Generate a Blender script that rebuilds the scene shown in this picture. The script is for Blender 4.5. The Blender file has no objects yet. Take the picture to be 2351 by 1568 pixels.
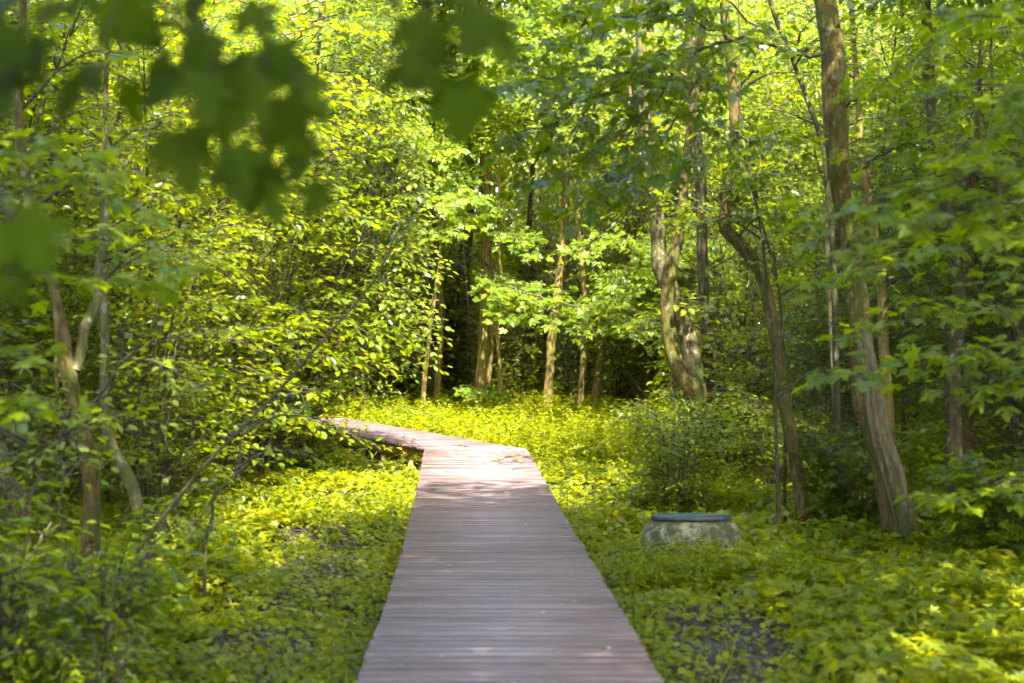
import bpy, math
import numpy as np
R = math.radians
SC = bpy.context.scene
# ------------------------------------------------------------------ camera, sky, sun, exposure
CZ, HV, FP = 2.1, 746.0, 3265.0            # camera height, horizon row, focal length in rows of a 2351 px wide picture
cd = bpy.data.cameras.new('camera'); cam = bpy.data.objects.new('camera', cd)
SC.collection.objects.link(cam); SC.camera = cam
cam.location = (0, 0, CZ); cam.rotation_euler = (R(90), 0, 0)
cd.lens = 50; cd.sensor_width = 36; cd.shift_y = -0.0162
cd.clip_start = 0.1; cd.clip_end = 600
cd.dof.use_dof = True; cd.dof.focus_distance = 21; cd.dof.aperture_fstop = 1.9
wd = bpy.data.worlds.new('World'); SC.world = wd; wd.use_nodes = True
nt = wd.node_tree; bg = nt.nodes['Background']; sky = nt.nodes.new('ShaderNodeTexSky')
sky.sky_type = 'NISHITA'; sky.sun_disc = False; sky.dust_density = 2; sky.ozone_density = 1.2
SUN = np.array((-0.20, 0.78, -1.0)); SUN = SUN/np.linalg.norm(SUN)        # way the light travels
sky.sun_elevation = math.asin(-SUN[2]); sky.sun_rotation = math.atan2(-SUN[0], -SUN[1])
nt.links.new(sky.outputs[0], bg.inputs[0]); bg.inputs[1].default_value = 0.15
sl = bpy.data.lights.new('sun', 'SUN'); sl.energy = 3.7; sl.angle = R(0.5); sl.color = (1, 0.95, 0.84)
so = bpy.data.objects.new('sun', sl); SC.collection.objects.link(so)
from mathutils import Vector
so.rotation_euler = Vector(SUN).to_track_quat('-Z', 'Y').to_euler(); so.location = (10, -20, 40)
SC.view_settings.view_transform = 'Standard'; SC.view_settings.look = 'None'
SC.view_settings.exposure = 3.2; SC.view_settings.gamma = 1
SC.cycles.max_bounces = 8; SC.cycles.diffuse_bounces = 4; SC.cycles.glossy_bounces = 2
SC.cycles.transmission_bounces = 5; SC.cycles.transparent_max_bounces = 4
SC.cycles.use_denoising = True; SC.cycles.use_adaptive_sampling = True; SC.cycles.adaptive_threshold = .035; SC.cycles.sample_clamp_indirect = 6
COL = SC.collection

# ------------------------------------------------------------------ helpers
def at(u, v, Y):
    return np.array(((u-1175.5)/FP*Y, Y, CZ-(v-HV)/FP*Y))
def link(o, parent=None):
    COL.objects.link(o)
    if parent is not None: o.parent = parent
    return o
def tag(o, label=None, cat=None, group=None, kind=None):
    if label: o['label'] = label
    if cat: o['category'] = cat
    if group: o['group'] = group
    if kind: o['kind'] = kind
    return o
def empty(name, loc, label, cat, group=None):
    o = bpy.data.objects.new(name, None); o.location = [float(c) for c in loc]; o.empty_display_size = .2
    return tag(link(o), label, cat, group)
def raw_mesh(name, V, F_loops, starts, mat, smooth=False, rnd=None):
    me = bpy.data.meshes.new(name)
    me.vertices.add(len(V)); me.vertices.foreach_set('co', np.asarray(V, np.float32).ravel())
    me.loops.add(len(F_loops)); me.loops.foreach_set('vertex_index', np.asarray(F_loops, np.int32))
    me.polygons.add(len(starts)); me.polygons.foreach_set('loop_start', np.asarray(starts, np.int32))
    me.update(calc_edges=True)
    if smooth: me.polygons.foreach_set('use_smooth', np.ones(len(starts), bool))
    if rnd is not None:
        a = me.attributes.new('rnd', 'FLOAT', 'POINT'); a.data.foreach_set('value', np.asarray(rnd, np.float32))
    me.materials.append(mat); me.validate(); return me
def mobj(name, me, parent=None, loc=None):
    o = bpy.data.objects.new(name, me)
    if loc is not None: o.location = [float(c) for c in loc]
    return link(o, parent)

class Wood:                                 # collects tubes and boxes as one mesh
    def __init__(s): s.V = []; s.L = []; s.S = []; s.n = 0; s.nl = 0
    def add(s, V, faces):
        V = np.asarray(V, float); s.V.append(V)
        for f in faces:
            s.S.append(s.nl); s.L.extend([i+s.n for i in f]); s.nl += len(f)
        s.n += len(V)
    def tube(s, P, r, k=5, rough=0.0, flute=0.0, seed=0, cap=True):
        P = np.asarray(P, float); n = len(P); r = np.broadcast_to(np.asarray(r, float), (n,))
        T = np.gradient(P, axis=0); T /= np.linalg.norm(T, axis=1)[:, None]+1e-9
        ref = np.array((1., 0, 0)) if abs(T[:, 0]).mean() < .8 else np.array((0, 1., 0))
        A = np.cross(T, ref); A /= np.linalg.norm(A, axis=1)[:, None]; B = np.cross(T, A)
        th = np.arange(k)*2*math.pi/k
        rr = np.repeat(r[:, None], k, 1)
        if rough or flute:
            g = np.random.default_rng(seed); d = np.r_[0, np.cumsum(np.linalg.norm(np.diff(P, axis=0), axis=1))][:, None]
            q = np.zeros_like(rr)
            for m in range(14):
                f = g.integers(1, 7); q += g.normal()*np.sin(f*th[None]+g.uniform(0, 6.3)+d*g.uniform(-7, 7)/(1+m*.1))*1.2/(1+f*.35)
            rr = rr*(1+rough*q*.3)
            if flute: rr = rr*(1+flute*np.sin(3*th[None]+.9*d+1)+flute*.7*np.sin(5*th[None]-.6*d)*np.exp(-d*.35)+.5*flute*np.sin(9*th[None]+d*1.3))
        V = P[:, None]+rr[..., None]*(np.cos(th)[None, :, None]*A[:, None]+np.sin(th)[None, :, None]*B[:, None])
        V = V.reshape(-1, 3); i = np.arange(n-1)[:, None]*k; j = np.arange(k)[None]; j2 = (j+1) % k
        Q = np.stack([i+j, i+j2, i+k+j2, i+k+j], -1).reshape(-1, 4)+s.n
        s.V.append(V); s.L.extend(Q.ravel().tolist()); s.S.extend((s.nl+4*np.arange(len(Q))).tolist()); s.nl += 4*len(Q)
        if cap:
            s.S.append(s.nl); s.L.extend([s.n+(n-1)*k+c for c in range(k)]); s.nl += k
        s.n += len(V)
    def prism(s, poly, z0, z1):             # poly: list of (x,y) anticlockwise; z values may be per corner
        m = len(poly); z0 = np.broadcast_to(z0, (m,)); z1 = np.broadcast_to(z1, (m,))
        V = [(p[0], p[1], a) for p, a in zip(poly, z0)]+[(p[0], p[1], a) for p, a in zip(poly, z1)]
        F = [list(range(m))[::-1], list(range(m, 2*m))]+[[i, (i+1) % m, (i+1) % m+m, i+m] for i in range(m)]
        s.add(V, F)
    def mesh(s, name, mat, smooth=True):
        return raw_mesh(name, np.concatenate(s.V), s.L, s.S, mat, smooth)
    def obj(s, name, mat, parent=None, smooth=True):
        return mobj(name, s.mesh(name, mat, smooth), parent)

def smooth_path(P, n):
    P = np.asarray(P, float); m = len(P)
    E = np.vstack([2*P[0]-P[1], P, 2*P[-1]-P[-2]]); t = np.linspace(0, m-1-1e-6, n); i = t.astype(int); f = (t-i)[:, None]
    a, b, c, d = E[i], E[i+1], E[i+2], E[i+3]
    return .5*((2*b)+(c-a)*f+(2*a-5*b+4*c-d)*f**2+(3*b-a-3*c+d)*f**3)

# leaf templates: unit long, tip along x, normal z
def tmpl(V, F): return np.asarray(V, float), F
OVATE = tmpl([(0, 0, 0), (.28, .26, .05), (.66, .25, .04), (1, 0, -.1), (.66, -.25, .04), (.28, -.26, .05)], [(0, 5, 4, 3), (0, 3, 2, 1)])
NARROW = tmpl([(0, 0, 0), (.3, .17, .04), (.65, .15, .02), (1, 0, -.16), (.65, -.15, .02), (.3, -.17, .04)], [(0, 5, 4, 3), (0, 3, 2, 1)])
_h = [(-.06, .12, .01), (-.17, .36, -.05), (.03, .31, .02), (.11, .25, .03), (.20, .43, .0), (.30, .47, 0), (.43, .66, -.1), (.46, .47, -.02),
      (.53, .42, -.03), (.44, .27, .02), (.42, .15, .04), (.57, .21, .0), (.63, .31, -.05), (.72, .15, -.03), (.80, .15, -.06)]
_n = len(_h)
MAPLE = tmpl([(0, 0, 0)]+_h+[(1.02, 0, -.14)]+[(x, -y, z) for x, y, z in _h[::-1]],
             [tuple([0]+list(range(_n+1, 2*_n+2))), tuple([0]+list(range(1, _n+2)))])
_f = [(-.05, .14, .01), (-.14, .36, -.05), (.02, .40, .0), (.14, .30, .02), (.24, .46, 0), (.34, .56, -.02), (.46, .64, -.1), (.52, .52, -.03),
      (.55, .40, -.02), (.47, .24, .02), (.57, .24, .0), (.68, .34, -.04), (.76, .22, -.03), (.84, .18, -.05)]
_q = len(_f)
BROAD = tmpl([(0, 0, 0)]+_f+[(1.02, 0, -.14)]+[(x, -y, z) for x, y, z in _f[::-1]],
             [tuple([0]+list(range(_q+1, 2*_q+2))), tuple([0]+list(range(1, _q+2)))])
_m = [(-.15, .36, -.04), (.11, .25, .03), (.43, .66, -.1), (.42, .15, .04), (.60, .27, -.03)]
_k = len(_m)
MAPLE2 = tmpl([(0, 0, 0)]+_m+[(1.02, 0, -.14)]+[(x, -y, z) for x, y, z in _m[::-1]],
              [tuple([0]+list(range(_k+1, 2*_k+2))), tuple([0]+list(range(1, _k+2)))])
ROUND = tmpl([(0, 0, 0), (.1, .3, .05), (.5, .42, .03), (.95, .12, -.05), (.95, -.12, -.05), (.5, -.42, .03), (.1, -.3, .05)], [(0, 6, 5, 4, 3), (0, 3, 2, 1)])

class Leaves:
    def __init__(s): s.P = []; s.D = []; s.N = []; s.S = []
    def add(s, P, D, N, S):
        if len(P) == 0: return
        s.P.append(P); s.D.append(D); s.N.append(N); s.S.append(np.broadcast_to(S, (len(P),)))
    def count(s): return sum(len(p) for p in s.P)
    def mesh(s, name, T, mat, rng):
        P, D, N, S = (np.concatenate(a) for a in (s.P, s.D, s.N, s.S))
        D = D/(np.linalg.norm(D, axis=1)[:, None]+1e-9)
        N = N-(N*D).sum(1)[:, None]*D; N /= np.linalg.norm(N, axis=1)[:, None]+1e-9
        B = np.cross(N, D); TV, TF = T; n = len(P); k = len(TV)
        w = rng.uniform(.85, 1.15, n); cz = rng.uniform(-.5, 2.2, n)
        V = P[:, None]+S[:, None, None]*(TV[None, :, 0, None]*D[:, None]+(TV[None, :, 1]*w[:, None])[..., None]*B[:, None]+(TV[None, :, 2]*cz[:, None])[..., None]*N[:, None])
        lens = [len(f) for f in TF]; flat = np.concatenate([np.array(f) for f in TF]); tot = len(flat)
        L = (np.arange(n)[:, None]*k+flat[None]).ravel()
        st = (np.arange(n)[:, None]*tot+np.r_[0, np.cumsum(lens)[:-1]][None]).ravel()
        rnd = np.repeat(rng.uniform(0, 1, n), k)
        return raw_mesh(name, V.reshape(-1, 3), L, st, mat, False, rnd)

def nrm(v): return v/(np.linalg.norm(v, axis=-1, keepdims=True)+1e-9)

def bough(W, L, P, r0, side, leaf, rng, step=.13, start=.15, tilt=.35, pair=False, gap=.6, droop=.25, updir=(0, 0, 1), k=4):
    """one leafy branch along the points P: alternate side twigs in a flat spray, leaves along each twig"""
    P = np.asarray(P, float)
    seg = np.linalg.norm(np.diff(P, axis=0), axis=1).sum()
    P = smooth_path(P, max(6, int(seg/.2)+3))
    P[1:-1] += rng.normal(0, .012, (len(P)-2, 3))*min(seg, 2)
    n = len(P); r = r0*np.linspace(1, .16, n)
    if W is not None: W.tube(P, r, k)
    d = np.r_[0, np.cumsum(np.linalg.norm(np.diff(P, axis=0), axis=1))]; tot = d[-1]
    up = np.array(updir, float)
    ts = np.arange(start*tot, tot, step)
    ts = ts+rng.uniform(-.3, .3, len(ts))*step
    for q, t in enumerate(ts):
        f = min(max(t/tot, 0), 1); p = np.array([np.interp(t, d, P[:, c]) for c in range(3)])
        i = min(int(np.searchsorted(d, t)), n-1); i = max(i, 1); tg = nrm(P[i]-P[i-1])
        sd = nrm(np.cross(tg, up))
        for sg in ((1, -1) if pair else ((1 if q % 2 else -1),)):
            ln = side*rng.uniform(.6, 1.2)*math.sin(math.pi*min(1, .28+.66*f))**.7+leaf*.5
            a = rng.uniform(.6, 1.1); dr = tg*math.cos(a)+sd*sg*math.sin(a)+up*rng.normal(.04, .18)
            m = max(2, int(ln/(leaf*gap))); s = np.linspace(.15, 1, m)*ln
            tw = p+s[:, None]*nrm(dr)-np.array((0, 0, 1.))*(s**2)[:, None]*droop*.5+rng.normal(0, .012, (m, 3))
            if W is not None and ln > .12: W.tube(np.vstack([p, tw[::2], tw[-1:]]), np.linspace(r0*.28, .0015, len(tw[::2])+2), 3, cap=False)
            ss = np.where(np.arange(m) % 2, 1., -1.); sx = np.cross(nrm(dr), up)
            D = nrm(dr)*.7+sx[None]*ss[:, None]*rng.uniform(.5, 1.1, (m, 1))+rng.normal(0, .22, (m, 3))
            D[:, 2] -= rng.uniform(.0, .55, m); D[-1] = nrm(dr)+np.array((0, 0, -.3))
            N = up[None]+rng.normal(0, tilt, (m, 3))
            L.add(tw+nrm(D)*leaf*.25, D, N, leaf*rng.uniform(.6, 1.15, m))
            if pair:
                D2 = nrm(dr)*.7-sx[None]*ss[:, None]*rng.uniform(.5, 1.1, (m, 1))+rng.normal(0, .2, (m, 3)); D2[:, 2] -= .3
                L.add(tw+nrm(D2)*leaf*.3, D2, up[None]+rng.normal(0, tilt, (m, 3)), leaf*rng.uniform(.55, 1.1, m))

def cloud(L, c, rad, ncl, nper, leaf, rng, cr=.6, tilt=.6, shell=.45):
    """leaf clusters spread through an uneven ellipsoid"""
    v = nrm(rng.normal(size=(ncl, 3))); rr = rng.uniform(0, 1, ncl)**shell
    lump = 1+.25*np.sin(v[:, 0]*5+c[0])+.2*np.sin(v[:, 2]*6+v[:, 1]*4+c[1])
    C = np.asarray(c)+v*(rr*lump)[:, None]*np.asarray(rad)
    for ci, vi in zip(C, v):
        m = int(nper*rng.uniform(.6, 1.3)); a = rng.uniform(0, 6.283, m); q = np.sqrt(rng.uniform(0, 1, m))*cr*rng.uniform(.6, 1.3)
        o = np.stack([np.cos(a)*q, np.sin(a)*q, rng.normal(0, .07, m)-q*.35], 1)
        o += vi[None]*0.1; out = np.array((vi[0], vi[1], 0))
        D = np.stack([np.cos(a), np.sin(a), rng.uniform(-1.1, .1, m)], 1)+out*.6+rng.normal(0, .35, (m, 3))
        N = np.array((0, 0, 1.))+out*.45+rng.normal(0, tilt, (m, 3))
        L.add(ci+o, D, N, leaf*rng.uniform(.6, 1.2, m))

# ------------------------------------------------------------------ materials
def newmat(name):
    m = bpy.data.materials.new(name); m.use_nodes = True; t = m.node_tree
    return m, t, t.nodes['Principled BSDF'], t.nodes['Material Output']
def node(t, k, **kw):
    n = t.nodes.new(k)
    for a, b in kw.items(): setattr(n, a, b)
    return n
def ramp(t, src, stops):
    r = node(t, 'ShaderNodeValToRGB'); e = r.color_ramp.elements
    while len(e) < len(stops): e.new(.5)
    for x, (p, c) in zip(e, stops): x.position = p; x.color = (*c, 1)
    t.links.new(src, r.inputs[0]); return r.outputs[0]
def noise(t, vec, scale, detail=3, rough=.55, dist=0.):
    n = node(t, 'ShaderNodeTexNoise'); n.inputs['Scale'].default_value = scale; n.inputs['Detail'].default_value = detail
    n.inputs['Roughness'].default_value = rough; n.inputs['Distortion'].default_value = dist
    if vec is not None: t.links.new(vec, n.inputs['Vector'])
    return n.outputs['Fac']
def mapping(t, src, scale):
    m = node(t, 'ShaderNodeMapping'); m.inputs['Scale'].default_value = scale; t.links.new(src, m.inputs[0]); return m.outputs[0]
def mixc(t, f, a, b, mode='MIX'):
    m = node(t, 'ShaderNodeMix', data_type='RGBA', blend_type=mode)
    for s, x in ((m.inputs[0], f), (m.inputs[6], a), (m.inputs[7], b)):
        if isinstance(x, (float, int)): s.default_value = x
        elif isinstance(x, tuple): s.default_value = (*x, 1)
        else: t.links.new(x, s)
    return m.outputs[2]
def bump(t, b, src, strength, dist=.02):
    n = node(t, 'ShaderNodeBump'); n.inputs['Strength'].default_value = strength; n.inputs['Distance'].default_value = dist
    t.links.new(src, n.inputs['Height']); t.links.new(n.outputs[0], b.inputs['Normal'])

def leafmat(name, c0, c1, c2, t0, t1, fac=.5, rough=.36, spec=.45):
    m, t, b, out = newmat(name)
    a = node(t, 'ShaderNodeAttribute', attribute_name='rnd')
    g = node(t, 'ShaderNodeNewGeometry')
    nz = noise(t, g.outputs['Position'], .55, 2)
    add = node(t, 'ShaderNodeMath', operation='MULTIPLY_ADD'); t.links.new(nz, add.inputs[0]); add.inputs[1].default_value = .9; add.inputs[2].default_value = -.45
    s = node(t, 'ShaderNodeMath', operation='ADD', use_clamp=True); t.links.new(a.outputs['Fac'], s.inputs[0]); t.links.new(add.outputs[0], s.inputs[1])
    col = ramp(t, s.outputs[0], [(0, c0), (.5, c1), (1, c2)])
    tc = ramp(t, s.outputs[0], [(0, t0), (1, t1)])
    blot = noise(t, g.outputs['Position'], 45, 2)
    col = mixc(t, .5, col, ramp(t, blot, [(.3, (.75, .75, .75)), (.7, (1.2, 1.2, 1.2))]), 'MULTIPLY')
    t.links.new(col, b.inputs['Base Color']); b.inputs['Roughness'].default_value = rough
    b.inputs['Specular IOR Level'].default_value = spec
    tr = node(t, 'ShaderNodeBsdfTranslucent'); t.links.new(tc, tr.inputs[0])
    mx = node(t, 'ShaderNodeMixShader'); mx.inputs[0].default_value = fac
    t.links.new(b.outputs[0], mx.inputs[1]); t.links.new(tr.outputs[0], mx.inputs[2]); t.links.new(mx.outputs[0], out.inputs[0])
    return m
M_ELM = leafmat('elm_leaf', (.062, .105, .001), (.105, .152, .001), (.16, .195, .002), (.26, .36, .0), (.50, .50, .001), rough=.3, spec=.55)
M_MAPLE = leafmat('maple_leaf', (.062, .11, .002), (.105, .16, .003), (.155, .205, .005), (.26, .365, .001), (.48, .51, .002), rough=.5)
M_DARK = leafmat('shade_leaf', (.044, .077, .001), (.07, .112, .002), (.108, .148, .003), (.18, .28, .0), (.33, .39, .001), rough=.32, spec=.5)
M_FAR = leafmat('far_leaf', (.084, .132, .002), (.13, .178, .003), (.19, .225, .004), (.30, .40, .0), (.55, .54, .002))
M_HERB = leafmat('herb_leaf', (.088, .13, .001), (.155, .19, .002), (.245, .25, .003), (.32, .40, .0), (.62, .54, .001), rough=.5)
M_NEAR = leafmat('shaded_maple_leaf', (.018, .034, .001), (.03, .050, .001), (.042, .065, .002), (.10, .16, .001), (.17, .23, .001), fac=.45, rough=.75, spec=.15)  # maple leaf with the canopy's shade put into its colour
M_LITTER = leafmat('litter_leaf', (.05, .035, .022), (.11, .08, .055), (.24, .19, .14), (.10, .07, .03), (.2, .15, .08), fac=.12, rough=.7)
M_PALE = leafmat('fallen_leaf', (.25, .30, .05), (.45, .42, .12), (.6, .55, .25), (.3, .3, .05), (.4, .35, .1), fac=.2)
M_GREENBIT = leafmat('fallen_green', (.03, .06, .02), (.06, .10, .02), (.10, .15, .03), (.1, .2, .02), (.15, .25, .02), fac=.2)

def barkmat(name, a, b_, c, moss, mossamt=.5, lichen=0., vs=1.):
    m, t, b, out = newmat(name); tc = node(t, 'ShaderNodeTexCoord'); V = tc.outputs['Object']
    long_ = noise(t, mapping(t, V, (24*vs, 24*vs, 7.5*vs)), 1, 6, .68, .5)
    big = noise(t, V, 1.7, 3); fine = noise(t, mapping(t, V, (70, 70, 45)), 1, 3)
    col = ramp(t, long_, [(.30, a), (.52, b_), (.72, c)])
    col = mixc(t, .5, col, ramp(t, fine, [(.3, (.6, .6, .6)), (.7, (1.3, 1.25, 1.2))]), 'MULTIPLY')
    mm = noise(t, mapping(t, V, (3, 3, 1.4)), 1, 4, .6)
    col = mixc(t, ramp(t, mm, [(.62-.35*mossamt, (0, 0, 0)), (.78-.25*mossamt, (.85, .85, .85))]), col, moss)
    if lichen:
        ll = noise(t, mapping(t, V, (14, 14, 9)), 1, 3)
        col = mixc(t, ramp(t, ll, [(.60, (0, 0, 0)), (.68, (lichen,)*3)]), col, (.34, .33, .28))
    t.links.new(col, b.inputs['Base Color']); b.inputs['Roughness'].default_value = .9; b.inputs['Specular IOR Level'].default_value = .2
    ad = node(t, 'ShaderNodeMath', operation='ADD'); t.links.new(long_, ad.inputs[0]); t.links.new(fine, ad.inputs[1])
    bump(t, b, ad.outputs[0], .9, .012); return m
B_BROWN = barkmat('brown_bark', (.030, .021, .006), (.095, .064, .018), (.17, .125, .042), (.06, .075, .008), .45, .25)
B_GREY = barkmat('grey_bark', (.04, .032, .012), (.095, .08, .032), (.17, .145, .066), (.06, .075, .010), .55, .4)
B_MOSS = barkmat('mossy_bark', (.03, .024, .010), (.075, .058, .022), (.13, .10, .05), (.05, .07, .008), .8, .2)
B_TAN = barkmat('tan_bark', (.11, .07, .02), (.22, .15, .05), (.33, .24, .10), (.15, .14, .02), .6, .25)
B_DARK = barkmat('dark_bark', (.022, .018, .008), (.055, .045, .020), (.10, .082, .038), (.05, .06, .010), .4, .3)
B_TWIG = barkmat('twig_bark', (.03, .024, .014), (.07, .055, .032), (.13, .105, .065), (.06, .07, .02), .4, .2)
m, t, b, out = newmat('bare_wood'); tc = node(t, 'ShaderNodeTexCoord')
x = noise(t, mapping(t, tc.outputs['Object'], (34, 34, 2.2)), 1, 6, .7, 1.5)
t.links.new(ramp(t, x, [(.3, (.03, .02, .008)), (.5, (.12, .09, .04)), (.7, (.23, .18, .09))]), b.inputs['Base Color'])
b.inputs['Roughness'].default_value = .85; bump(t, b, x, 1., .02); M_BARE = m

# decking: grain runs along each plank, so it is keyed to the plank by its own attribute
def deckmat(name, dark, mid, light):
    m, t, b, out = newmat(name)
    a = node(t, 'ShaderNodeAttribute', attribute_name='rnd'); uv = node(t, 'ShaderNodeUVMap'); V = uv.outputs[0]
    g = noise(t, mapping(t, V, (1.6, 60, 1)), 1, 6, .65, .4); g2 = noise(t, mapping(t, V, (5, 190, 1)), 1, 3, .6)
    tc = node(t, 'ShaderNodeTexCoord'); stain = noise(t, tc.outputs['Object'], 1.3, 4, .6); kn = noise(t, mapping(t, V, (7, 22, 1)), 1, 2)
    col = ramp(t, g, [(.33, dark), (.5, mid), (.66, light)])
    col = mixc(t, .55, col, ramp(t, g2, [(.36, (.5, .47, .47)), (.62, (1.2, 1.2, 1.2))]), 'MULTIPLY')
    col = mixc(t, .8, col, ramp(t, a.outputs['Fac'], [(0, (.74, .62, .60)), (.5, (1, .94, .92)), (1, (1.14, 1.13, 1.15))]), 'MULTIPLY')
    col = mixc(t, .6, col, ramp(t, stain, [(.35, (.86, .66, .60)), (.62, (1.1, 1.12, 1.18))]), 'MULTIPLY')
    col = mixc(t, ramp(t, kn, [(.62, (0, 0, 0)), (.70, (.75, .75, .75))]), col, (.06, .04, .035))
    t.links.new(col, b.inputs['Base Color']); b.inputs['Roughness'].default_value = .5; b.inputs['Specular IOR Level'].default_value = .5
    ad = node(t, 'ShaderNodeMath', operation='ADD'); t.links.new(g, ad.inputs[0]); t.links.new(g2, ad.inputs[1])
    bump(t, b, ad.outputs[0], .5, .006); return m
M_DECK = deckmat('weathered_deck', (.055, .030, .029), (.19, .130, .125), (.30, .228, .228))
M_BEAM = barkmat('beam_wood', (.12, .075, .02), (.28, .19, .05), (.42, .31, .10), (.17, .17, .03), .5, .1)

m, t, b, out = newmat('soil'); g = node(t, 'ShaderNodeNewGeometry'); V = g.outputs['Position']
x = noise(t, V, 9, 6, .65); y = noise(t, V, .8, 3); z = noise(t, V, 55, 3, .7)
col = ramp(t, x, [(.3, (.025, .018, .011)), (.55, (.075, .056, .036)), (.75, (.14, .11, .08))])
col = mixc(t, ramp(t, y, [(.45, (0, 0, 0)), (.6, (.6, .6, .6))]), col, (.05, .07, .015))
col = mixc(t, .6, col, ramp(t, z, [(.3, (.5, .5, .5)), (.7, (1.4, 1.35, 1.3))]), 'MULTIPLY')
t.links.new(col, b.inputs['Base Color']); b.inputs['Roughness'].default_value = .95
ad = node(t, 'ShaderNodeMath', operation='ADD'); t.links.new(x, ad.inputs[0]); t.links.new(z, ad.inputs[1]); bump(t, b, ad.outputs[0], 1., .05); M_SOIL = m

m, t, b, out = newmat('mossy_concrete'); tc = node(t, 'ShaderNodeTexCoord'); V = tc.outputs['Object']
x = noise(t, V, 13, 6, .75, .5); y = noise(t, V, 6, 6, .75, .3); z = noise(t, V, 40, 4, .7)
col = ramp(t, z, [(.3, (.20, .16, .08)), (.7, (.42, .36, .22))])
col = mixc(t, ramp(t, x, [(.46, (0, 0, 0)), (.58, (.9, .9, .9))]), col, (.075, .052, .014))
col = mixc(t, ramp(t, y, [(.42, (0, 0, 0)), (.56, (.92, .92, .92))]), col, (.045, .055, .012))
t.links.new(col, b.inputs['Base Color']); b.inputs['Roughness'].default_value = .95; bump(t, b, x, .8, .03); M_CONC = m
m, t, b, out = newmat('lid_paint'); tc = node(t, 'ShaderNodeTexCoord'); x = noise(t, tc.outputs['Object'], 12, 5, .7)
t.links.new(ramp(t, x, [(.35, (.022, .028, .028)), (.55, (.04, .055, .058)), (.75, (.075, .09, .09))]), b.inputs['Base Color'])
b.inputs['Roughness'].default_value = .45; bump(t, b, x, .4, .01); M_LID = m

# ------------------------------------------------------------------ ground
def gz(x, y):
    x = np.asarray(x, float); y = np.asarray(y, float)
    h = .035*np.sin(1.3*x+.7*y)+.03*np.sin(2.1*y-.8*x+1)+.02*np.sin(3.7*x+2)+.02*np.sin(4.3*y+1.2*x)
    return h+.012*np.clip(np.abs(x)-3, 0, 20)+.01*np.clip(y-28, 0, 30)
def axis(lo, hi, f0, f1, fine, coarse):
    return np.unique(np.r_[np.arange(lo, f0, coarse), np.arange(f0, f1, fine), np.arange(f1, hi+coarse, coarse)])
gx = axis(-240, 240, -14, 14, .14, 6); gy = axis(-60, 420, 3, 42, .14, 6)
X, Y = np.meshgrid(gx, gy); rg = np.random.default_rng(5)
Z = gz(X, Y)+np.where((abs(X) < 14) & (Y > 3) & (Y < 42), rg.normal(0, .008, X.shape), 0)
nx, ny = len(gx), len(gy); i = np.arange(ny-1)[:, None]*nx+np.arange(nx-1)[None]
Q = np.stack([i, i+1, i+nx+1, i+nx], -1).reshape(-1, 4)
g = mobj('ground', raw_mesh('ground', np.stack([X, Y, Z], -1).reshape(-1, 3), Q.ravel(), np.arange(len(Q))*4, M_SOIL, True)); tag(g, kind='structure', label='dark forest soil under the plants and the boardwalk')

# ------------------------------------------------------------------ boardwalk
DY = np.array([2.0, 4.5, 6.68, 8.37, 11.27, 13.55, 16.37, 20.15, 26, 40]); DX = np.array([.02, .01, -.01, -.049, -.143, -.236, -.348, -.51, -.7, -1])
DZ = np.array([.50, .46, .42, .363, .313, .304, .31, .345, .35, .35])
HW = .725; TH = .035; rng = np.random.default_rng(11)
_fy = np.linspace(2, 30, 400); _fz = np.interp(_fy, DY, DZ); _fz = np.convolve(np.pad(_fz, 25, 'edge'), np.ones(51)/51, 'valid')
def dz(y): return float(np.interp(y, _fy, _fz))
A1 = np.array((-1.235, 20.15)); d2 = np.array((-.447, .894)); p2 = np.array((.894, .447)); W2 = 1.287
A2 = A1+d2*6.2
d3 = nrm(np.array((-1., .22))); p3 = np.array((d3[1], -d3[0]))
def clip(poly, n, c):
    o = []
    for a, b_ in zip(poly, poly[1:]+poly[:1]):
        fa, fb = np.dot(n, a)-c, np.dot(n, b_)-c
        if fa >= 0: o.append(a)
        if fa*fb < 0: o.append(a+(b_-a)*fa/(fa-fb))
    return o
deck = Wood(); uvs = []; rnds = []
def plank(poly, org, along, zt):
    if len(poly) < 3: return
    ar = .5*abs(sum(a[0]*b_[1]-b_[0]*a[1] for a, b_ in zip(poly, poly[1:]+poly[:1])))
    if ar < .004: return
    cx, cy = np.mean(poly, axis=0); poly = sorted(poly, key=lambda q: math.atan2(q[1]-cy, q[0]-cx))
    off = rng.normal(0, .0015); tl = rng.normal(0, .0007); nrmv = np.array((-along[1], along[0]))
    zs = np.array([zt+off+tl*np.dot(q-np.array((cx, cy)), nrmv)/.07 for q in poly])
    deck.prism(poly, zs-TH, zs)
    r = rng.uniform(); o = rng.uniform(0, 50, 2)
    for q in list(poly)+list(poly):
        w = q-org; uvs.append((np.dot(w, along)+o[0], np.dot(w, nrmv)+o[1])); rnds.append(r)
y = 2.6; PW = .143
while y < 20.14:
    w = PW-(rng.uniform(.011, .019) if rng.uniform() < .7 else rng.uniform(.020, .030)); xc = np.interp(y+w/2, DY, DX); y1 = min(y+w, 20.147)
    jl, jr = rng.normal(0, .0035, 2); sk = rng.normal(0, .003)
    poly = [np.array((xc-HW+jl, y-sk)), np.array((xc+HW+jr, y+sk)), np.array((xc+HW+jr, y1+sk)), np.array((xc-HW+jl, y1-sk))]
    plank(poly, np.array((xc, y)), np.array((1., 0)), dz(y)); y += PW
s = -1.2
nb = nrm(d2+d3)
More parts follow.
